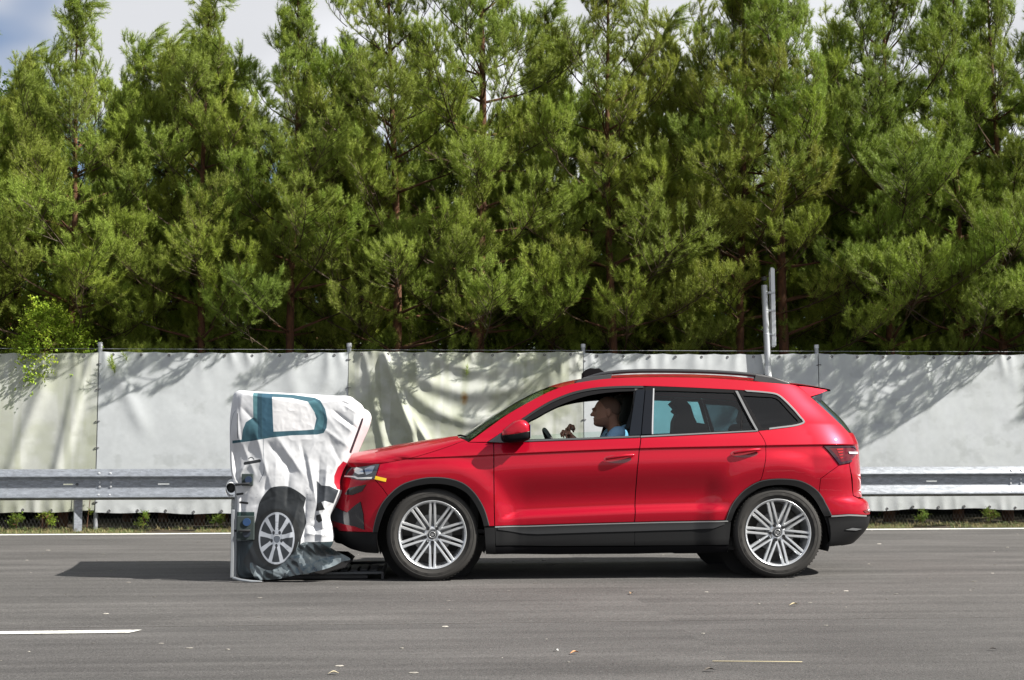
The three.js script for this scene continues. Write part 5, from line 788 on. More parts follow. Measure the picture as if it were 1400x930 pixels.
function person({ name, label, headAt, z, skin, hairKind, shirtColor, trouserColor, seatX, hands, longHair }) {
  const P = thing('person', label, 'person', [0, 0, 0]);
  const [hx, hy] = headAt, s = 1; // head centre; faces -x
  const H = (dx, dy, dz = 0) => [hx + dx, hy + dy, z + dz];
  // head: skull, face, jaw, nose, brow, ears, neck
  const head = blend([ball(H(0.022, 0.035), [0.098, 0.090, 0.074]), ball(H(-0.028, -0.01), [0.066, 0.088, 0.062]), ball(H(-0.040, -0.072), [0.044, 0.040, 0.044]), ball(H(0.0, -0.055), [0.058, 0.05, 0.058]), capsule(H(0.045, -0.06), H(0.085, -0.17), 0.052, 0.058)], 0.03);
  const detail = [[ball(H(-0.098, 0.028), [0.012, 0.010, 0.046]), 0.014], [capsule(H(-0.090, 0.018), H(-0.112, -0.018), 0.007, 0.0125), 0.012], [ball(H(-0.098, -0.022, 0.012), [0.010, 0.008, 0.008]), 0.008], [ball(H(-0.098, -0.022, -0.012), [0.010, 0.008, 0.008]), 0.008], [ball(H(-0.086, -0.047), [0.014, 0.0055, 0.020]), 0.006], [ball(H(-0.084, -0.059), [0.014, 0.0065, 0.018]), 0.006], [ball(H(-0.074, -0.088), [0.020, 0.016, 0.022]), 0.018], [ball(H(0.018, -0.004, 0.074), [0.020, 0.033, 0.009]), 0.006], [ball(H(0.018, -0.004, -0.074), [0.020, 0.033, 0.009]), 0.006]];
  const eyes = [ball(H(-0.088, 0.010, 0.031), [0.014, 0.010, 0.014]), ball(H(-0.088, 0.010, -0.031), [0.014, 0.010, 0.014])];
  const earPit = [ball(H(0.012, -0.004, 0.084), [0.009, 0.016, 0.006]), ball(H(0.012, -0.004, -0.084), [0.009, 0.016, 0.006])];
  const headF = (x, y, zz) => { let d = head(x, y, zz); for (const e of eyes) d = Math.max(d, -e(x, y, zz) - 0.002) ; for (const [q, k] of detail) d = smin(d, q(x, y, zz), k); for (const e of earPit) d = Math.max(d, -e(x, y, zz)); return d; };
  const gHead = surfaceNet(headF, [hx - 0.14, hy - 0.19, z - 0.1], [hx + 0.15, hy + 0.14, z + 0.1], 0.0042);
  // body
  const nb = [hx + 0.085, hy - 0.17, z], hip = [seatX - 0.13, 0.76, z], sh = m => [hx + 0.075, hy - 0.19, z + m * 0.185], arms = hands.map(h => ({ m: h.m, e: h.elbow, w: h.wrist }));
  const torso = [capsule([hip[0], hip[1], z - 0.07], [hip[0], hip[1], z + 0.07], 0.125, 0.125), capsule(hip, [hx + 0.10, hy - 0.34, z], 0.135, 0.125), capsule([hx + 0.095, hy - 0.275, z - 0.09], [hx + 0.095, hy - 0.275, z + 0.09], 0.105, 0.105), capsule(sh(-1), sh(1), 0.058, 0.058), capsule(nb, [hx + 0.10, hy - 0.21, z], 0.056, 0.075)];
  const upper = arms.map(a => capsule(sh(a.m), a.e, 0.056, 0.043)), fore = arms.map(a => capsule(a.e, a.w, 0.042, 0.027));
  const legs = [-1, 1].flatMap(m => { const k = [seatX - 0.58, 0.80, z + m * 0.13], f = [seatX - 0.86, 0.46, z + m * 0.11]; return [capsule([hip[0], hip[1] - 0.01, z + m * 0.09], k, 0.088, 0.062), capsule(k, f, 0.056, 0.04), capsule(f, [f[0] - 0.17, f[1] - 0.005, f[2]], 0.042, 0.032)]; });
  const bodyF = blend([...torso, ...upper, ...fore, ...legs], 0.035);
  const gBody = surfaceNet(bodyF, [seatX - 1.12, 0.38, z - 0.36], [seatX + 0.20, hy - 0.12, z + 0.36], 0.016);
  // hands: palm and five separate, bent fingers
  const gHands = hands.map(h => {
    const M = new THREE.Matrix4().makeBasis(V3(...h.x).normalize(), V3(...h.y).normalize(), V3(...h.x).normalize().cross(V3(...h.y).normalize())).setPosition(...h.wrist), T = (a, b, c) => { const v = V3(a, b, c).applyMatrix4(M); return [v.x, v.y, v.z]; };
    // local: y along the hand, x across the palm towards the thumb, z out of the back of the hand
    const L = [capsule(T(0, -0.03, 0), T(0, 0.02, 0), 0.027, 0.026), capsule(T(0.016, 0.02, 0), T(0.026, 0.085, 0), 0.018, 0.0125), capsule(T(-0.010, 0.02, 0), T(-0.024, 0.078, 0), 0.018, 0.0115), capsule(T(0.004, 0.02, 0), T(0.004, 0.085, 0.002), 0.019, 0.0125)], palm = blend(L, 0.014), fingers = [];
    [[0.028, 0.082, 0.040, 0.026, 0.021], [0.010, 0.088, 0.045, 0.030, 0.023], [-0.008, 0.085, 0.041, 0.028, 0.022], [-0.025, 0.076, 0.032, 0.021, 0.019]].forEach(([x, y, a, b, c], i) => { const k1 = h.curl[0] + i * 0.06, k2 = k1 + h.curl[1], k3 = k2 + h.curl[2], sp = (1.5 - i) * 0.05; let p = [x, y, 0]; const seg = (l, an) => { const q = [p[0] + Math.sin(sp) * l, p[1] + Math.cos(an) * l, p[2] - Math.sin(an) * l], r = [p, q]; p = q; return r; }; const s1 = seg(a, k1), s2 = seg(b, k2), s3 = seg(c, k3); fingers.push(blend([capsule(T(...s1[0]), T(...s1[1]), 0.0098, 0.0090), capsule(T(...s2[0]), T(...s2[1]), 0.0090, 0.0082), capsule(T(...s3[0]), T(...s3[1]), 0.0082, 0.0070)], 0.006)); });
    const th = blend([capsule(T(0.022, 0.018, -0.004), T(0.048, 0.046, -0.016), 0.0145, 0.0112), capsule(T(0.048, 0.046, -0.016), T(0.056, 0.076, -0.026), 0.0108, 0.0096), capsule(T(0.056, 0.076, -0.026), T(0.054, 0.100, -0.034), 0.0096, 0.0078)], 0.006);
    const f = (x, y, zz) => { let d = smin(palm(x, y, zz), th(x, y, zz), 0.012); for (const q of fingers) d = smin(d, q(x, y, zz), 0.005); return d; };
    return surfaceNet(f, h.wrist.map(v => v - 0.2), h.wrist.map(v => v + 0.2), 0.0045);
  });
  part('body', merge([gHead, gBody, ...gHands]), skin, P);
  // clothes over the body, ending at neck, sleeves and waist
  const neckCut = (x, y, zz) => Math.min(0, 0) + (Math.hypot((x - nb[0]) * 1.0, (zz - z) * 1.0) < 0.085 ? (y - (hy - 0.155 + 0.5 * (x - nb[0]))) : -1);
  const sleeves = arms.map(a => capsule(sh(a.m), a.e, 0.068, 0.062)), shirtF = blend([...torso.map(q => (x, y, zz) => q(x, y, zz) - 0.012), ...sleeves], 0.035);
  const collar = (() => { const g = sheet(40, 5, (u, v) => { const a = u * 6.2832, r = 0.066 + 0.014 * v + 0.010 * Math.max(0, v - 0.6), up = (1 - Math.abs(v - 0.55) * 1.5) * 0.035; return [nb[0] + 0.004 - Math.cos(a) * r, hy - 0.148 + up + 0.45 * (-Math.cos(a) * r) - 0.01, z + Math.sin(a) * r]; }); return g; })();
  part('shirt', merge([surfaceNet((x, y, zz) => Math.max(shirtF(x, y, zz), neckCut(x, y, zz)), [seatX - 0.55, 0.62, z - 0.38], [seatX + 0.22, hy - 0.09, z + 0.38], 0.014), collar]), std(shirtColor, 0.85), P);
  const legF = blend(legs.map(q => (x, y, zz) => q(x, y, zz) - 0.012), 0.03); part('trousers', surfaceNet((x, y, zz) => Math.max(legF(x, y, zz), -(x - (seatX - 0.95))), [seatX - 1.0, 0.38, z - 0.3], [seatX + 0.12, 0.92, z + 0.3], 0.018), std(trouserColor, 0.9), P);
  if (longHair) {
    const hf = blend([ball(H(0.036, 0.040), [0.115, 0.105, 0.094]), ball(H(0.075, -0.045), [0.062, 0.10, 0.088])], 0.03);
    part('hair', surfaceNet((x, y, zz) => Math.max(hf(x, y, zz) - 0.030 * (fbm(x * 38, y * 38, zz * 38, 3) - 0.5), -(x - (hx - 0.055 - 0.3 * (y - hy - 0.08)))), [hx - 0.13, hy - 0.2, z - 0.13], [hx + 0.2, hy + 0.18, z + 0.13], 0.006), std(lin(0.016, 0.010, 0.007), 0.7), P);
  } else {
    const cap = ball(H(0.024, 0.037), [0.1005, 0.0925, 0.0765]);
    part('hair', surfaceNet((x, y, zz) => Math.max(cap(x, y, zz), (hx - 0.052) - x + 0.35 * Math.max(0, hy + 0.05 - y), (hy + 0.010) - y - 0.55 * Math.max(0, x - hx - 0.02)), [hx - 0.12, hy - 0.08, z - 0.1], [hx + 0.14, hy + 0.14, z + 0.1], 0.005), std(lin(0.13, 0.072, 0.05), 0.8), P);
    part('stubble', surfaceNet((x, y, zz) => Math.max(headF(x, y, zz) - 0.0012, y - (hy - 0.035 + 0.25 * (x - hx)), x - (hx + 0.02), -(y - (hy - 0.115))), [hx - 0.13, hy - 0.14, z - 0.09], [hx + 0.06, hy + 0.0, z + 0.09], 0.0045), std(lin(0.205, 0.105, 0.072), 0.7), P);
  }
  return P;
}
{
  const skin = std(lin(0.27, 0.135, 0.09), 0.55), skin2 = std(lin(0.34, 0.19, 0.13), 0.55);
  const [w1x, w1y] = atZ(786, 601, 0.45), hd = atZ(833, 566, 0.37);
  person({ label: 'man in a light blue shirt driving the red car, hands raised by the steering wheel', headAt: [hd[0] - 0.030, hd[1] + 0.010], z: 0.37, seatX: 0.17, skin, shirtColor: lin(0.19, 0.34, 0.50), trouserColor: lin(0.03, 0.035, 0.05),
    hands: [{ m: 1, elbow: [0.0, 0.90, 0.60], wrist: [w1x, w1y - 0.015, 0.45], x: [-0.25, 0.1, -0.9], y: [-0.55, 0.84, -0.05], curl: [0.75, 1.15, 0.8] }, { m: -1, elbow: [-0.02, 0.89, 0.13], wrist: [w1x - 0.02, w1y + 0.0, 0.27], x: [-0.2, 0.1, 0.9], y: [-0.28, 0.95, 0.05], curl: [0.9, 1.2, 0.8] }] });
  const hp = atZ(847, 562, -0.37);
  person({ label: 'dark haired passenger sitting beside the driver in the red car', headAt: [hp[0], hp[1]], z: -0.37, seatX: 0.20, skin: skin2, shirtColor: lin(0.03, 0.03, 0.035), trouserColor: lin(0.02, 0.02, 0.025), longHair: true,
    hands: [{ m: 1, elbow: [0.0, 0.86, -0.14], wrist: [-0.20, 0.86, -0.26], x: [0, 0, -1], y: [-1, 0.05, 0], curl: [0.3, 0.4, 0.3] }, { m: -1, elbow: [0.0, 0.86, -0.60], wrist: [-0.20, 0.86, -0.46], x: [0, 0, 1], y: [-1, 0.05, 0], curl: [0.3, 0.4, 0.3] }] });
  // seat belt
  const cabin = CAR.root.children.find(c => c.name === 'cabin'), pts = [[0.25, 1.30, 0.70], [0.20, 1.14, 0.56], [0.12, 1.10, 0.47], [0.03, 1.06, 0.43], [-0.04, 0.95, 0.34], [-0.06, 0.82, 0.22]].map(q => V3(...q)), c = new THREE.CatmullRomCurve3(pts).getPoints(30);
  part('seat_belt', sheet(30, 2, (u, v) => { const p = c[Math.round(u * 30)]; return [p.x + (v - 0.5) * 0.034, p.y + (v - 0.5) * 0.012, p.z + (v - 0.5) * 0.038]; }), std(lin(0.012, 0.012, 0.014), 0.7, { side: THREE.DoubleSide }), cabin);
}
// ------------------------------------------------------------------ inflatable crash target printed like the tail of a van, folding up against the car
{
  const D = thing('crash_target', 'crumpled white crash dummy printed like the rear of a van', 'crash dummy', [0, 0, 0]);
  const Z0 = 0.80, at = (x, y) => atZ(x, y, Z0);
  const outlinePx = [[318, 540], [321, 535.5], [326, 533.5], [345, 534.8], [380, 536.6], [420, 538.6], [455, 540.6], [478, 541.8], [486, 547], [495, 554.5], [497.8, 562], [496, 574], [491.5, 588], [486, 603], [480, 619], [473.5, 634], [468, 645], [464.5, 660], [466.5, 672], [462, 684], [455.5, 697], [451, 707], [454, 722], [455.5, 737], [452, 748], [441, 757], [420, 767], [402, 776], [382, 786], [352, 791], [326, 790], [322.5, 760], [322, 712], [323, 690], [320.5, 668], [314.5, 645], [313.2, 610], [313, 575], [315, 556]];
  const O = new THREE.CatmullRomCurve3(outlinePx.map(q => { const [x, y] = at(...q); return V3(x, y, 0); }), true, 'centripetal').getPoints(560).slice(0, -1);
  const c0 = O.reduce((s, p) => s.add(p), V3(0, 0, 0)).multiplyScalar(1 / O.length);
  // wrinkles, in photo pixels: [x0, y0, x1, y1, width px, depth m, asym]
  const folds = [[493, 561, 470, 551, 3.0, -0.030], [487, 586, 463, 567, 3.0, -0.030], [494, 568, 474, 556, 3, 0.016], [482, 590, 462, 575, 4, 0.02], [478, 612, 448, 590, 5, 0.016], [372, 612, 396, 640, 6, -0.030], [396, 640, 393, 680, 6, -0.026], [352, 600, 366, 650, 7, 0.030], [366, 650, 362, 672, 6, -0.022], [385, 606, 408, 640, 7, 0.026], [414, 615, 424, 660, 6, -0.022], [424, 640, 436, 700, 8, 0.038], [436, 650, 432, 720, 5, -0.030], [446, 655, 440, 735, 6, 0.030], [452, 690, 425, 715, 5, -0.024], [418, 690, 416, 735, 5, -0.030], [427, 720, 448, 726, 4, -0.020], [425, 730, 450, 732, 4, 0.02], [333, 560, 350, 578, 4, -0.015], [326, 555, 330, 600, 3, -0.014], [328, 602, 345, 640, 5, 0.018], [322, 645, 350, 632, 5, 0.016], [340, 665, 330, 690, 4, -0.016], [405, 700, 396, 735, 6, 0.022], [350, 690, 372, 680, 5, -0.010], [440, 560, 470, 600, 9, 0.016], [455, 610, 470, 640, 6, -0.018], [335, 635, 325, 655, 4, 0.02], [330, 726, 345, 760, 6, 0.012], [400, 742, 360, 776, 8, 0.02]].map(f => { const a = at(f[0], f[1]), b = at(f[2], f[3]); return [a[0], a[1], b[0], b[1], f[4] * 0.0055, f[5]]; });
  const relief = (x, y) => { let z = 0; for (const f of folds) { const dx = f[2] - f[0], dy = f[3] - f[1], L = Math.hypot(dx, dy), t = ((x - f[0]) * dx + (y - f[1]) * dy) / (L * L), d = ((x - f[0]) * -dy + (y - f[1]) * dx) / L; if (t < -0.6 || t > 1.6) continue; z += 0.46 * f[5] * Math.exp(-Math.sqrt(0.02 + Math.pow(d / f[4], 2)) * 1.35 + 0.19) * sstep(-0.5, 0.15, t) * (1 - sstep(0.85, 1.5, t)); } z += 0.016 * (fbm(x * 3.2, y * 3.2, 7, 2) - 0.5) - 0.20 * Math.max(0, -2.50 - x) * lerp(0.35, 1, sstep(1.15, 0.95, y)) + 0.005 * (Math.abs(fbm(x * 11, y * 9, 3, 3) - 0.5) * -2 + 0.3) * sstep(0.2, 0.5, y) + 0.0010 * (fbm(x * 34, y * 30, 5, 2) - 0.5); return z; };
  // near face: rings shrinking from the outline to the centre line; then walls back to the far face
  const NR = 80, n = O.length, pos = [], idx = [], uv = [], u0 = [-2.92, 0], us = [1.14, 1.46];
  const put = (x, y, z) => { pos.push(x, y, z); uv.push((x - u0[0]) / us[0], (y - u0[1]) / us[1]); };
  const spine = p => V3(c0.x, lerp(0.75, p.y, 0.62), 0);
  for (let r = 0; r <= NR; r++) { const k = r / NR; for (let i = 0; i < n; i++) { const p = O[i], q = spine(p), x = lerp(q.x, p.x, k), y = lerp(q.y, p.y, k), edge = (1 - k) * p.distanceTo(q); put(x, y, Z0 + 0.03 - 0.075 * Math.pow(clamp(1 - edge / 0.085, 0, 1), 2.2) + relief(x, y) * sstep(0, 0.05, edge)); } }
  for (let r = 0; r < NR; r++) for (let i = 0; i < n; i++) { const j = (i + 1) % n, a = r * n + i, b = r * n + j, c = a + n, d = b + n; idx.push(a, c, b, b, c, d); }
  const face = geom(pos, idx, null, uv);
  const wallPos = [], wIdx = [], wUv = [], NW = 18, depthAt = (p, v) => { const z = lerp(Z0 - 0.045, -0.68, v), yaw = -0.17 * v, sag = 0.05 * Math.sin(v * Math.PI) * sstep(1.05, 1.35, p.y); const nn = 0.022 * (fbm(p.x * 4 + 9, p.y * 4, z * 5, 3) - 0.5) * Math.sin(Math.min(1, v * 5) * Math.PI / 2); return [p.x + yaw * sstep(-1.8, -2.4, p.x) + nn, p.y - sag * 0.6 + nn * 0.8, z]; };
  for (let r = 0; r <= NW; r++) for (let i = 0; i < n; i++) { wallPos.push(...depthAt(O[i], r / NW)); wUv.push(0.3, 0.45); }
  for (let r = 0; r < NW; r++) for (let i = 0; i < n; i++) { const j = (i + 1) % n, a = r * n + i, b = r * n + j, c = a + n, d = b + n; wIdx.push(a, c, b, b, c, d); }
  const cc = wallPos.length / 3; { let m = [0, 0, 0]; for (let i = 0; i < n; i++) for (let k = 0; k < 3; k++) m[k] += wallPos[(NW * n + i) * 3 + k] / n; wallPos.push(...m); wUv.push(0.3, 0.45); for (let i = 0; i < n; i++) wIdx.push(NW * n + i, cc, NW * n + (i + 1) % n); }
  const print = canvasTexture(1024, 1312, (g, w, h) => {
    // drawn in photo pixels; canvas y runs down
    const [ax, ay] = at(320, 540), [bx, by] = at(480, 540), [cx, cy] = at(320, 780), kx = (bx - ax) / 160, ky = (ay - cy) / 240;
    g.fillStyle = '#e9ebee'; g.fillRect(0, 0, w, h);
    g.setTransform(kx / us[0] * w, 0, 0, ky / us[1] * h, (ax - u0[0] - 320 * kx) / us[0] * w, h - (ay + 540 * ky) / us[1] * h);
    const path = (pts, fill, close = true) => { g.beginPath(); pts.forEach((p, i) => i ? (p.length === 6 ? g.bezierCurveTo(...p) : p.length === 4 ? g.quadraticCurveTo(...p) : g.lineTo(...p)) : g.moveTo(...p)); if (close) g.closePath(); g.fillStyle = fill; g.fill(); };
    const strip = (pts, col, lw) => { g.beginPath(); pts.forEach((p, i) => i ? (p.length === 4 ? g.quadraticCurveTo(...p) : g.lineTo(...p)) : g.moveTo(...p)); g.strokeStyle = col; g.lineWidth = lw; g.lineCap = 'round'; g.stroke(); };
    const R = rng(12), speck = (x0, y0, x1, y1, nn, cols, smax) => { for (let i = 0; i < nn; i++) { g.fillStyle = cols[Math.floor(R() * cols.length)]; g.globalAlpha = 0.25 + 0.4 * R(); g.fillRect(lerp(x0, x1, R()), lerp(y0, y1, R()), smax * R() + 0.2, 0.3 + 0.5 * R()); } g.globalAlpha = 1; };
    // windows: teal print
    path([[346, 537], [398, 539.5], [430, 544], [438, 548], [445, 560], [448, 574], [447, 586], [443, 593], [434, 595], [400, 596], [372, 599], [346, 603.5], [318, 607], [318, 603], [331, 602], [333, 588], [337, 578], [345, 572.5], [348.5, 571]], '#35606f');
    path([[318, 538.5], [346, 539], [348, 560], [347, 570], [338, 576], [332, 588], [330, 599], [326, 598], [322, 570]], '#e4e6ea');
    path([[333, 589], [337, 579], [345, 573], [353, 573], [354, 600], [331, 603]], '#3c6977');
    path([[372, 543], [398, 544.5], [421, 549.5], [428, 556], [433, 573], [430, 588], [420, 589], [375, 591], [373, 565]], '#f4f4f6');
    path([[346, 537.5], [352, 538], [352, 573], [347, 572]], '#55868f'); path([[352, 538], [358, 538.2], [359, 600], [354, 600]], '#1f4a5c'); path([[358, 538], [372, 539], [375, 596], [360, 598]], '#2d5a70');
    path([[421, 549.5], [430, 547], [439, 553], [444, 574], [441, 588], [430, 589], [436, 573]], '#4a7c88'); 
    strip([[361, 600], [361, 618], [364, 640, 362, 648], [356, 660]], '#56626e', 0.6); strip([[322, 562], [316, 568, 314, 600], [318, 645]], '#76808a', 0.6); strip([[325, 566], [326, 600]], '#39434c', 1.0);
    strip([[336, 634.5], [356, 631]], '#1d2227', 4.2); strip([[341, 628], [345, 624, 348, 629]], '#2a3036', 1.2);
    // dark slanted stripe and red lamp at the trailing edge
    strip([[496, 574], [489, 594], [480, 619]], '#20272f', 3.6);
    path([[470, 632], [474, 634], [482, 634], [474, 648], [468, 672], [462, 670], [458, 662], [458, 652], [463, 640]], '#c3112f');
    path([[434, 658], [441, 665], [452, 666], [464, 672], [457, 690], [446, 686], [435, 690]], '#3a4048'); path([[435, 690], [441, 687], [446, 698], [434, 700]], '#161a1e'); path([[434, 706], [440, 704], [443, 713], [438, 716], [434, 712]], '#15181b');
    // wheel arch, tyre and wheel
    path([[356, 690], [362, 676, 372, 668], [380, 665, 394, 666], [408, 670, 420, 682], [417, 695], [421, 715], [412, 745], [470, 770], [440, 800], [318, 800], [318, 700], [330, 716], [345, 734], [352, 712]], '#20262b');
    path([[420, 742], [470, 742], [478, 766], [400, 790], [380, 790], [400, 770], [414, 752]], '#3c4c52'); path([[322, 701], [350, 701], [350, 738], [322, 738]], '#2c4a46'); path([[322, 738], [352, 738], [335, 768], [352, 792], [322, 792]], '#20313a');
    g.beginPath(); g.ellipse(381, 736.5, 33, 40, 0, 0, 7); g.fillStyle = '#15191c'; g.fill();
    g.beginPath(); g.ellipse(381, 736.5, 24.6, 35.4, 0, 0, 7); g.fillStyle = '#b9bfc8'; g.fill(); g.beginPath(); g.ellipse(381, 736.5, 22.4, 32.6, 0, 0, 7); g.fillStyle = '#2b3138'; g.fill();
    for (let k = 0; k < 9; k++) { const a = k / 9 * 6.2832 - 1.5708 + 0.02, X = (r, b) => [381 + Math.cos(a + b) * r * 0.70, 736.5 + Math.sin(a + b) * r]; path([X(7, -0.5), X(18, -0.15), X(34, -0.115), X(34, 0.115), X(18, 0.15), X(7, 0.5)], '#c3c9d2'); }
    g.beginPath(); g.ellipse(381, 736.5, 8, 11.5, 0, 0, 7); g.fillStyle = '#aeb5bf'; g.fill(); for (let k = 0; k < 5; k++) { const a = k / 5 * 6.2832 + 1.57; g.beginPath(); g.ellipse(381 + Math.cos(a) * 7, 737 + Math.sin(a) * 9.6, 1.8, 2.5, 0, 0, 7); g.fillStyle = '#272c33'; g.fill(); } g.beginPath(); g.ellipse(381.5, 737, 4.2, 6, 0, 0, 7); g.fillStyle = '#59616c'; g.fill(); strip([[377.5, 734], [381.5, 731, 385.5, 734]], '#d4d8dd', 1);
    strip([[400, 668], [380, 667]], '#39414a', 0.8); speck(330, 668, 470, 792, 160, ['#30383e', '#0e1114', '#3d474e', '#4d575e'], 3.5); 
    strip([[411, 742], [405, 772, 372, 792]], '#8d9a9d', 0.8); strip([[330, 688], [340, 689]], '#14181c', 3); strip([[325, 677], [333, 676]], '#191d21', 3); strip([[327, 740], [345, 739]], '#9aa6ad', 1.2);
    g.setTransform(1, 0, 0, 1, 0, 0);
  });
  const cloth = std(lin(0.57, 0.575, 0.585), 0.55, { map: print, side: THREE.DoubleSide });
  part('printed_cover', face, cloth, D, 'white cover printed with teal windows and a black wheel');
  part('cover_walls', geom(wallPos, wIdx, null, wUv), std(lin(0.50, 0.51, 0.53), 0.6, { side: THREE.DoubleSide }), D);
  // torn dark skirt sheet at the foot, pulled forward under the bumper
  const sk = [[350, 792], [341, 770], [370, 780], [400, 757], [414, 742], [440, 744], [462, 755], [479, 765], [468, 768], [456, 774], [432, 781], [402, 787], [372, 793]], S = sk.map(q => { const [x, y] = atZ(q[0], q[1], 0.88); return [x, Math.max(0.012, y)]; });
  { const shp = new THREE.Shape(S.map(q => new THREE.Vector2(...q))), P = [], I = [], U = []; const xs = S.map(q => q[0]), ys = S.map(q => q[1]), x0 = Math.min(...xs), x1 = Math.max(...xs), y0 = Math.min(...ys), y1 = Math.max(...ys); const nx = 70, ny = 34, map = new Map(), id = (x, y) => { const k = Math.round(x * 3e4) + '_' + Math.round(y * 3e4); if (map.has(k)) return map.get(k); P.push(x, y, 0.872 + 0.10 * sstep(0.2, 0.02, y) * sstep(-2.55, -2.1, x) + 0.05 * (fbm(x * 7, y * 11, 2, 3) - 0.5) - 0.03 * Math.abs(fbm(x * 16 + y * 12, y * 9, 6, 2) - 0.5)); U.push(x, y); map.set(k, P.length / 3 - 1); return P.length / 3 - 1; };
    const SS = new THREE.CatmullRomCurve3(S.map(q => V3(q[0], q[1], 0)), true, 'centripetal', 0.5).getPoints(120).slice(0, -1).map(q => [q.x, Math.max(0.01, q.y)]);
    for (let j = 0; j < ny; j++) for (let i = 0; i < nx; i++) { const c = clipRect(SS, lerp(x0, x1, i / nx), lerp(x0, x1, (i + 1) / nx), lerp(y0, y1, j / ny), lerp(y0, y1, (j + 1) / ny)); if (c.length < 3) continue; let ar = 0; c.forEach((p, k) => { const q = c[(k + 1) % c.length]; ar += p[0] * q[1] - q[0] * p[1]; }); if (Math.abs(ar) < 1e-8) continue; if (ar < 0) c.reverse(); const v = c.map(p => id(...p)); for (const t of THREE.ShapeUtils.triangulateShape(c.map(p => new THREE.Vector2(...p)), [])) I.push(v[t[0]], v[t[1]], v[t[2]]); }
    const st = dataTexture(256, 256, (u, v) => { const n = fbm(u * 12, v * 16, 4, 5), m = fbm(u * 5, v * 7, 9, 3); const t = m > 0.6 && n > 0.5 ? 60 : 0; return [26 + m * 34 + n * 14 + t, 34 + m * 38 + n * 14 + t, 38 + m * 40 + n * 14 + t]; }); st.repeat.set(2, 2);
    part('torn_skirt', geom(P, I, null, U), phys(lin(0.6, 0.6, 0.6), 0.18, { map: st, clearcoat: 0.5, side: THREE.DoubleSide }), D, 'torn glossy dark sheet at the foot of the dummy'); }
  { // crumpled black flap under the bumper
    const pts = [[430, 783], [440, 770], [455, 763], [470, 762], [478, 768], [470, 776], [452, 781], [440, 785]].map(q => { const [x, y] = atZ(q[0], q[1], 0.80); return new THREE.Vector2(x, Math.max(0.02, y)); }), g = new THREE.ExtrudeGeometry(new THREE.Shape(pts), { depth: 0.5, bevelEnabled: true, bevelSize: 0.01, bevelThickness: 0.01, steps: 6 }); const p = g.attributes.position; for (let i = 0; i < p.count; i++) p.setY(i, p.getY(i) + 0.03 * (fbm(p.getX(i) * 9, p.getY(i) * 9, p.getZ(i) * 7, 2) - 0.5)); g.computeVertexNormals(); g.translate(0, 0, 0.28); part('black_flap', g, std(lin(0.012, 0.012, 0.013), 0.5), D); }
  // sled
  const dark = std(lin(0.022, 0.023, 0.025), 0.6), alu = std(lin(0.30, 0.32, 0.34), 0.4, { metalness: 0.6 });
  const [bx0] = atZ(330, 790, 0.8), [bx1] = atZ(521, 785, 0.7);
  const base = part('base_board', box(bx1 - bx0 - 0.1, 0.035, 1.35, (bx0 + bx1) / 2 - 0.05, 0.022, 0.02, 0.008), dark, D);
  for (const z of [0.70, 0.2, -0.3]) part('base_runner', box(bx1 - bx0 + 0.02, 0.022, 0.07, (bx0 + bx1) / 2, 0.052, z, 0.005), std(lin(0.05, 0.055, 0.06), 0.45, { metalness: 0.4 }), base);
  for (let k = 0; k < 6; k++) part('slotted_plate', box(0.055, 0.012, 0.5, bx1 - 0.06 - k * 0.075, 0.066, 0.42 - (k % 2) * 0.03, 0.003), std(lin(0.035, 0.037, 0.04), 0.5, { metalness: 0.3 }), base);
  part('base_lip', box(0.02, 0.06, 0.9, bx1 + 0.012, 0.035, 0.3, 0.004), dark, base);
  const post = [[318.5, 697, 790, 0.80], [323.5, 662, 792, 0.70]]; for (const [x, ya, yb, z] of post) { const a = atZ(x, ya, z), b = atZ(x, yb, z); part('frame_post', box(0.022, a[1] - Math.max(0.02, b[1]), 0.035, a[0], (a[1] + Math.max(0.02, b[1])) / 2, z, 0.004), alu, D); }
  part('bent_strip', tube([[-2.80, 0.03, 0.83], [-2.74, 0.02, 0.88], [-2.66, 0.012, 0.90], [-2.58, 0.01, 0.89]], [0.012, 0.011, 0.01, 0.004], 8), alu, D);
  for (const [x, y, r, w, h] of [[338.5, 656, 0.026, 0.085, 0.09], [336, 722, 0.029, 0.13, 0.18]]) {
    const p = at(x, y), b = part('foam_block', box(w, h, 0.03, p[0], p[1], Z0 + 0.012, 0.006), std(lin(0.014, 0.024, 0.024), 0.8), D);
    for (const [dy, col] of h > 0.15 ? [[0.045, lin(0.008, 0.035, 0.10)], [-0.04, lin(0.008, 0.014, 0.025)]] : [[0, lin(0.008, 0.02, 0.05)]]) part('plug', (() => { const g = new THREE.CylinderGeometry(r, r * 1.03, 0.018, 24); g.rotateX(Math.PI / 2); g.translate(p[0] + 0.01, p[1] + dy, Z0 + 0.028); return g; })(), std(col, 0.55), b);
  }
  for (const [x0, y0, x1, y1] of [[322, 663, 342, 661], [321, 726, 343, 725]]) { const a = at(x0, y0), b = at(x1, y1); part('strap', tube([[a[0], a[1], Z0 - 0.01], [(a[0] + b[0]) / 2, (a[1] + b[1]) / 2, Z0 + 0.045], [b[0], b[1], Z0 + 0.045]], 0.009, 6), dark, D); }
  { // curled flap sticking out at the leading edge
    const [mx, my] = atZ(315, 666, 0.72); part('curled_flap', sheet(24, 8, (u, v) => { const a = 0.5 + u * 4.6, r = 0.052 * (1 - 0.12 * v); return [mx + Math.cos(a) * r * 0.85 + 0.012 * v, my + Math.sin(a) * r * 1.15 - 0.02 * v, 0.64 + 0.15 * v]; }), std(lin(0.62, 0.63, 0.65), 0.35, { side: THREE.DoubleSide }), D);
    part('flap_lining', (() => { const g = new THREE.SphereGeometry(0.042, 16, 12); g.scale(0.85, 1.1, 0.5); g.translate(mx, my, 0.68); return g; })(), dark, D); }
}
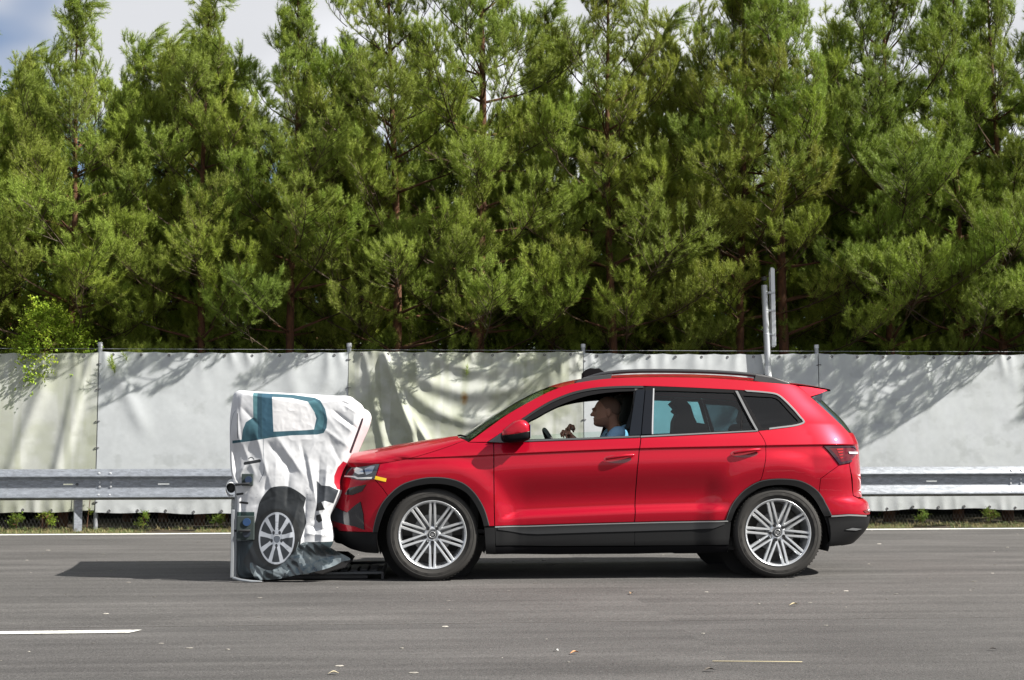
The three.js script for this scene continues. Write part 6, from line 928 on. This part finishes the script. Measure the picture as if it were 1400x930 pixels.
// ------------------------------------------------------------------ litter on the road
{
  const leaf = (px, py, len, col, rot, label) => { const [x, z] = atGround(px, py), g = sheet(8, 4, (u, v) => { const w = Math.sin(Math.PI * u) * 0.36 * len, q = (v - 0.5) * w; return [(u - 0.5) * len, 0.006 + 0.9 * q * q / len * 4 + 0.10 * len * Math.sin(u * 3.1), q]; }); g.rotateY(rot); const m = part(numbered('fallen_leaf'), g, std(col, 0.7, { side: THREE.DoubleSide }), scene); m.position.set(x, 0.0, z); tag(m, label, 'leaf'); };
  leaf(786, 895, 0.055, lin(0.42, 0.20, 0.09), 0.4, 'curled orange-brown dead leaf on the near lane of the road'); leaf(863, 813, 0.06, lin(0.18, 0.12, 0.07), 1.2, 'brown crumpled leaf on the asphalt below the middle of the red car'); leaf(761, 891, 0.035, lin(0.6, 0.6, 0.58), 2, 'small pale leaf scrap beside the orange-brown dead leaf'); leaf(456, 923, 0.05, lin(0.5, 0.44, 0.3), 0.1, 'straw coloured leaf blade on the near lane of the road'); leaf(970, 919, 0.06, lin(0.07, 0.06, 0.05), 0.2, 'dark dry leaf beside the long pale straw'); leaf(1358, 890, 0.045, lin(0.04, 0.035, 0.03), -0.2, 'small blackish leaf on the near lane behind the car'); leaf(1086, 829, 0.07, lin(0.42, 0.36, 0.22), 0.1, 'long tan leaf on the asphalt below the rear wheel');
  const a = atGround(974, 906), b = atGround(1097, 907), m = part(numbered('straw'), tube([[a[0], 0.006, a[1]], [lerp(a[0], b[0], 0.5), 0.008, lerp(a[1], b[1], 0.5) + 0.012], [b[0], 0.006, b[1]]], 0.0022, 5), std(lin(0.42, 0.37, 0.24), 0.8), scene); tag(m, 'long pale straw stalk lying on the near lane', 'straw');
  const R = rng(808), N = 260, g = new THREE.InstancedMesh(new THREE.IcosahedronGeometry(1, 0), std(0xffffff, 0.8), N), M = new THREE.Matrix4(); for (let i = 0; i < N; i++) { const z = 6.5 - 12 * Math.pow(R(), 1.2), x = -8 + 15 * R(), s = 0.003 + 0.006 * R(); M.makeScale(s * (1 + 2.5 * R()), s * 0.5, s).setPosition(x, s * 0.3, z); g.setMatrixAt(i, M); const v = 0.08 + 0.4 * R() * R(); g.setColorAt(i, lin(v, v * 0.95, v * 0.85)); } g.name = 'road_grit'; g.userData.kind = 'stuff'; tag(g, 'scattered grit and pale specks on the asphalt', 'grit'); scene.add(g);
}
renderer.render(scene, camera);
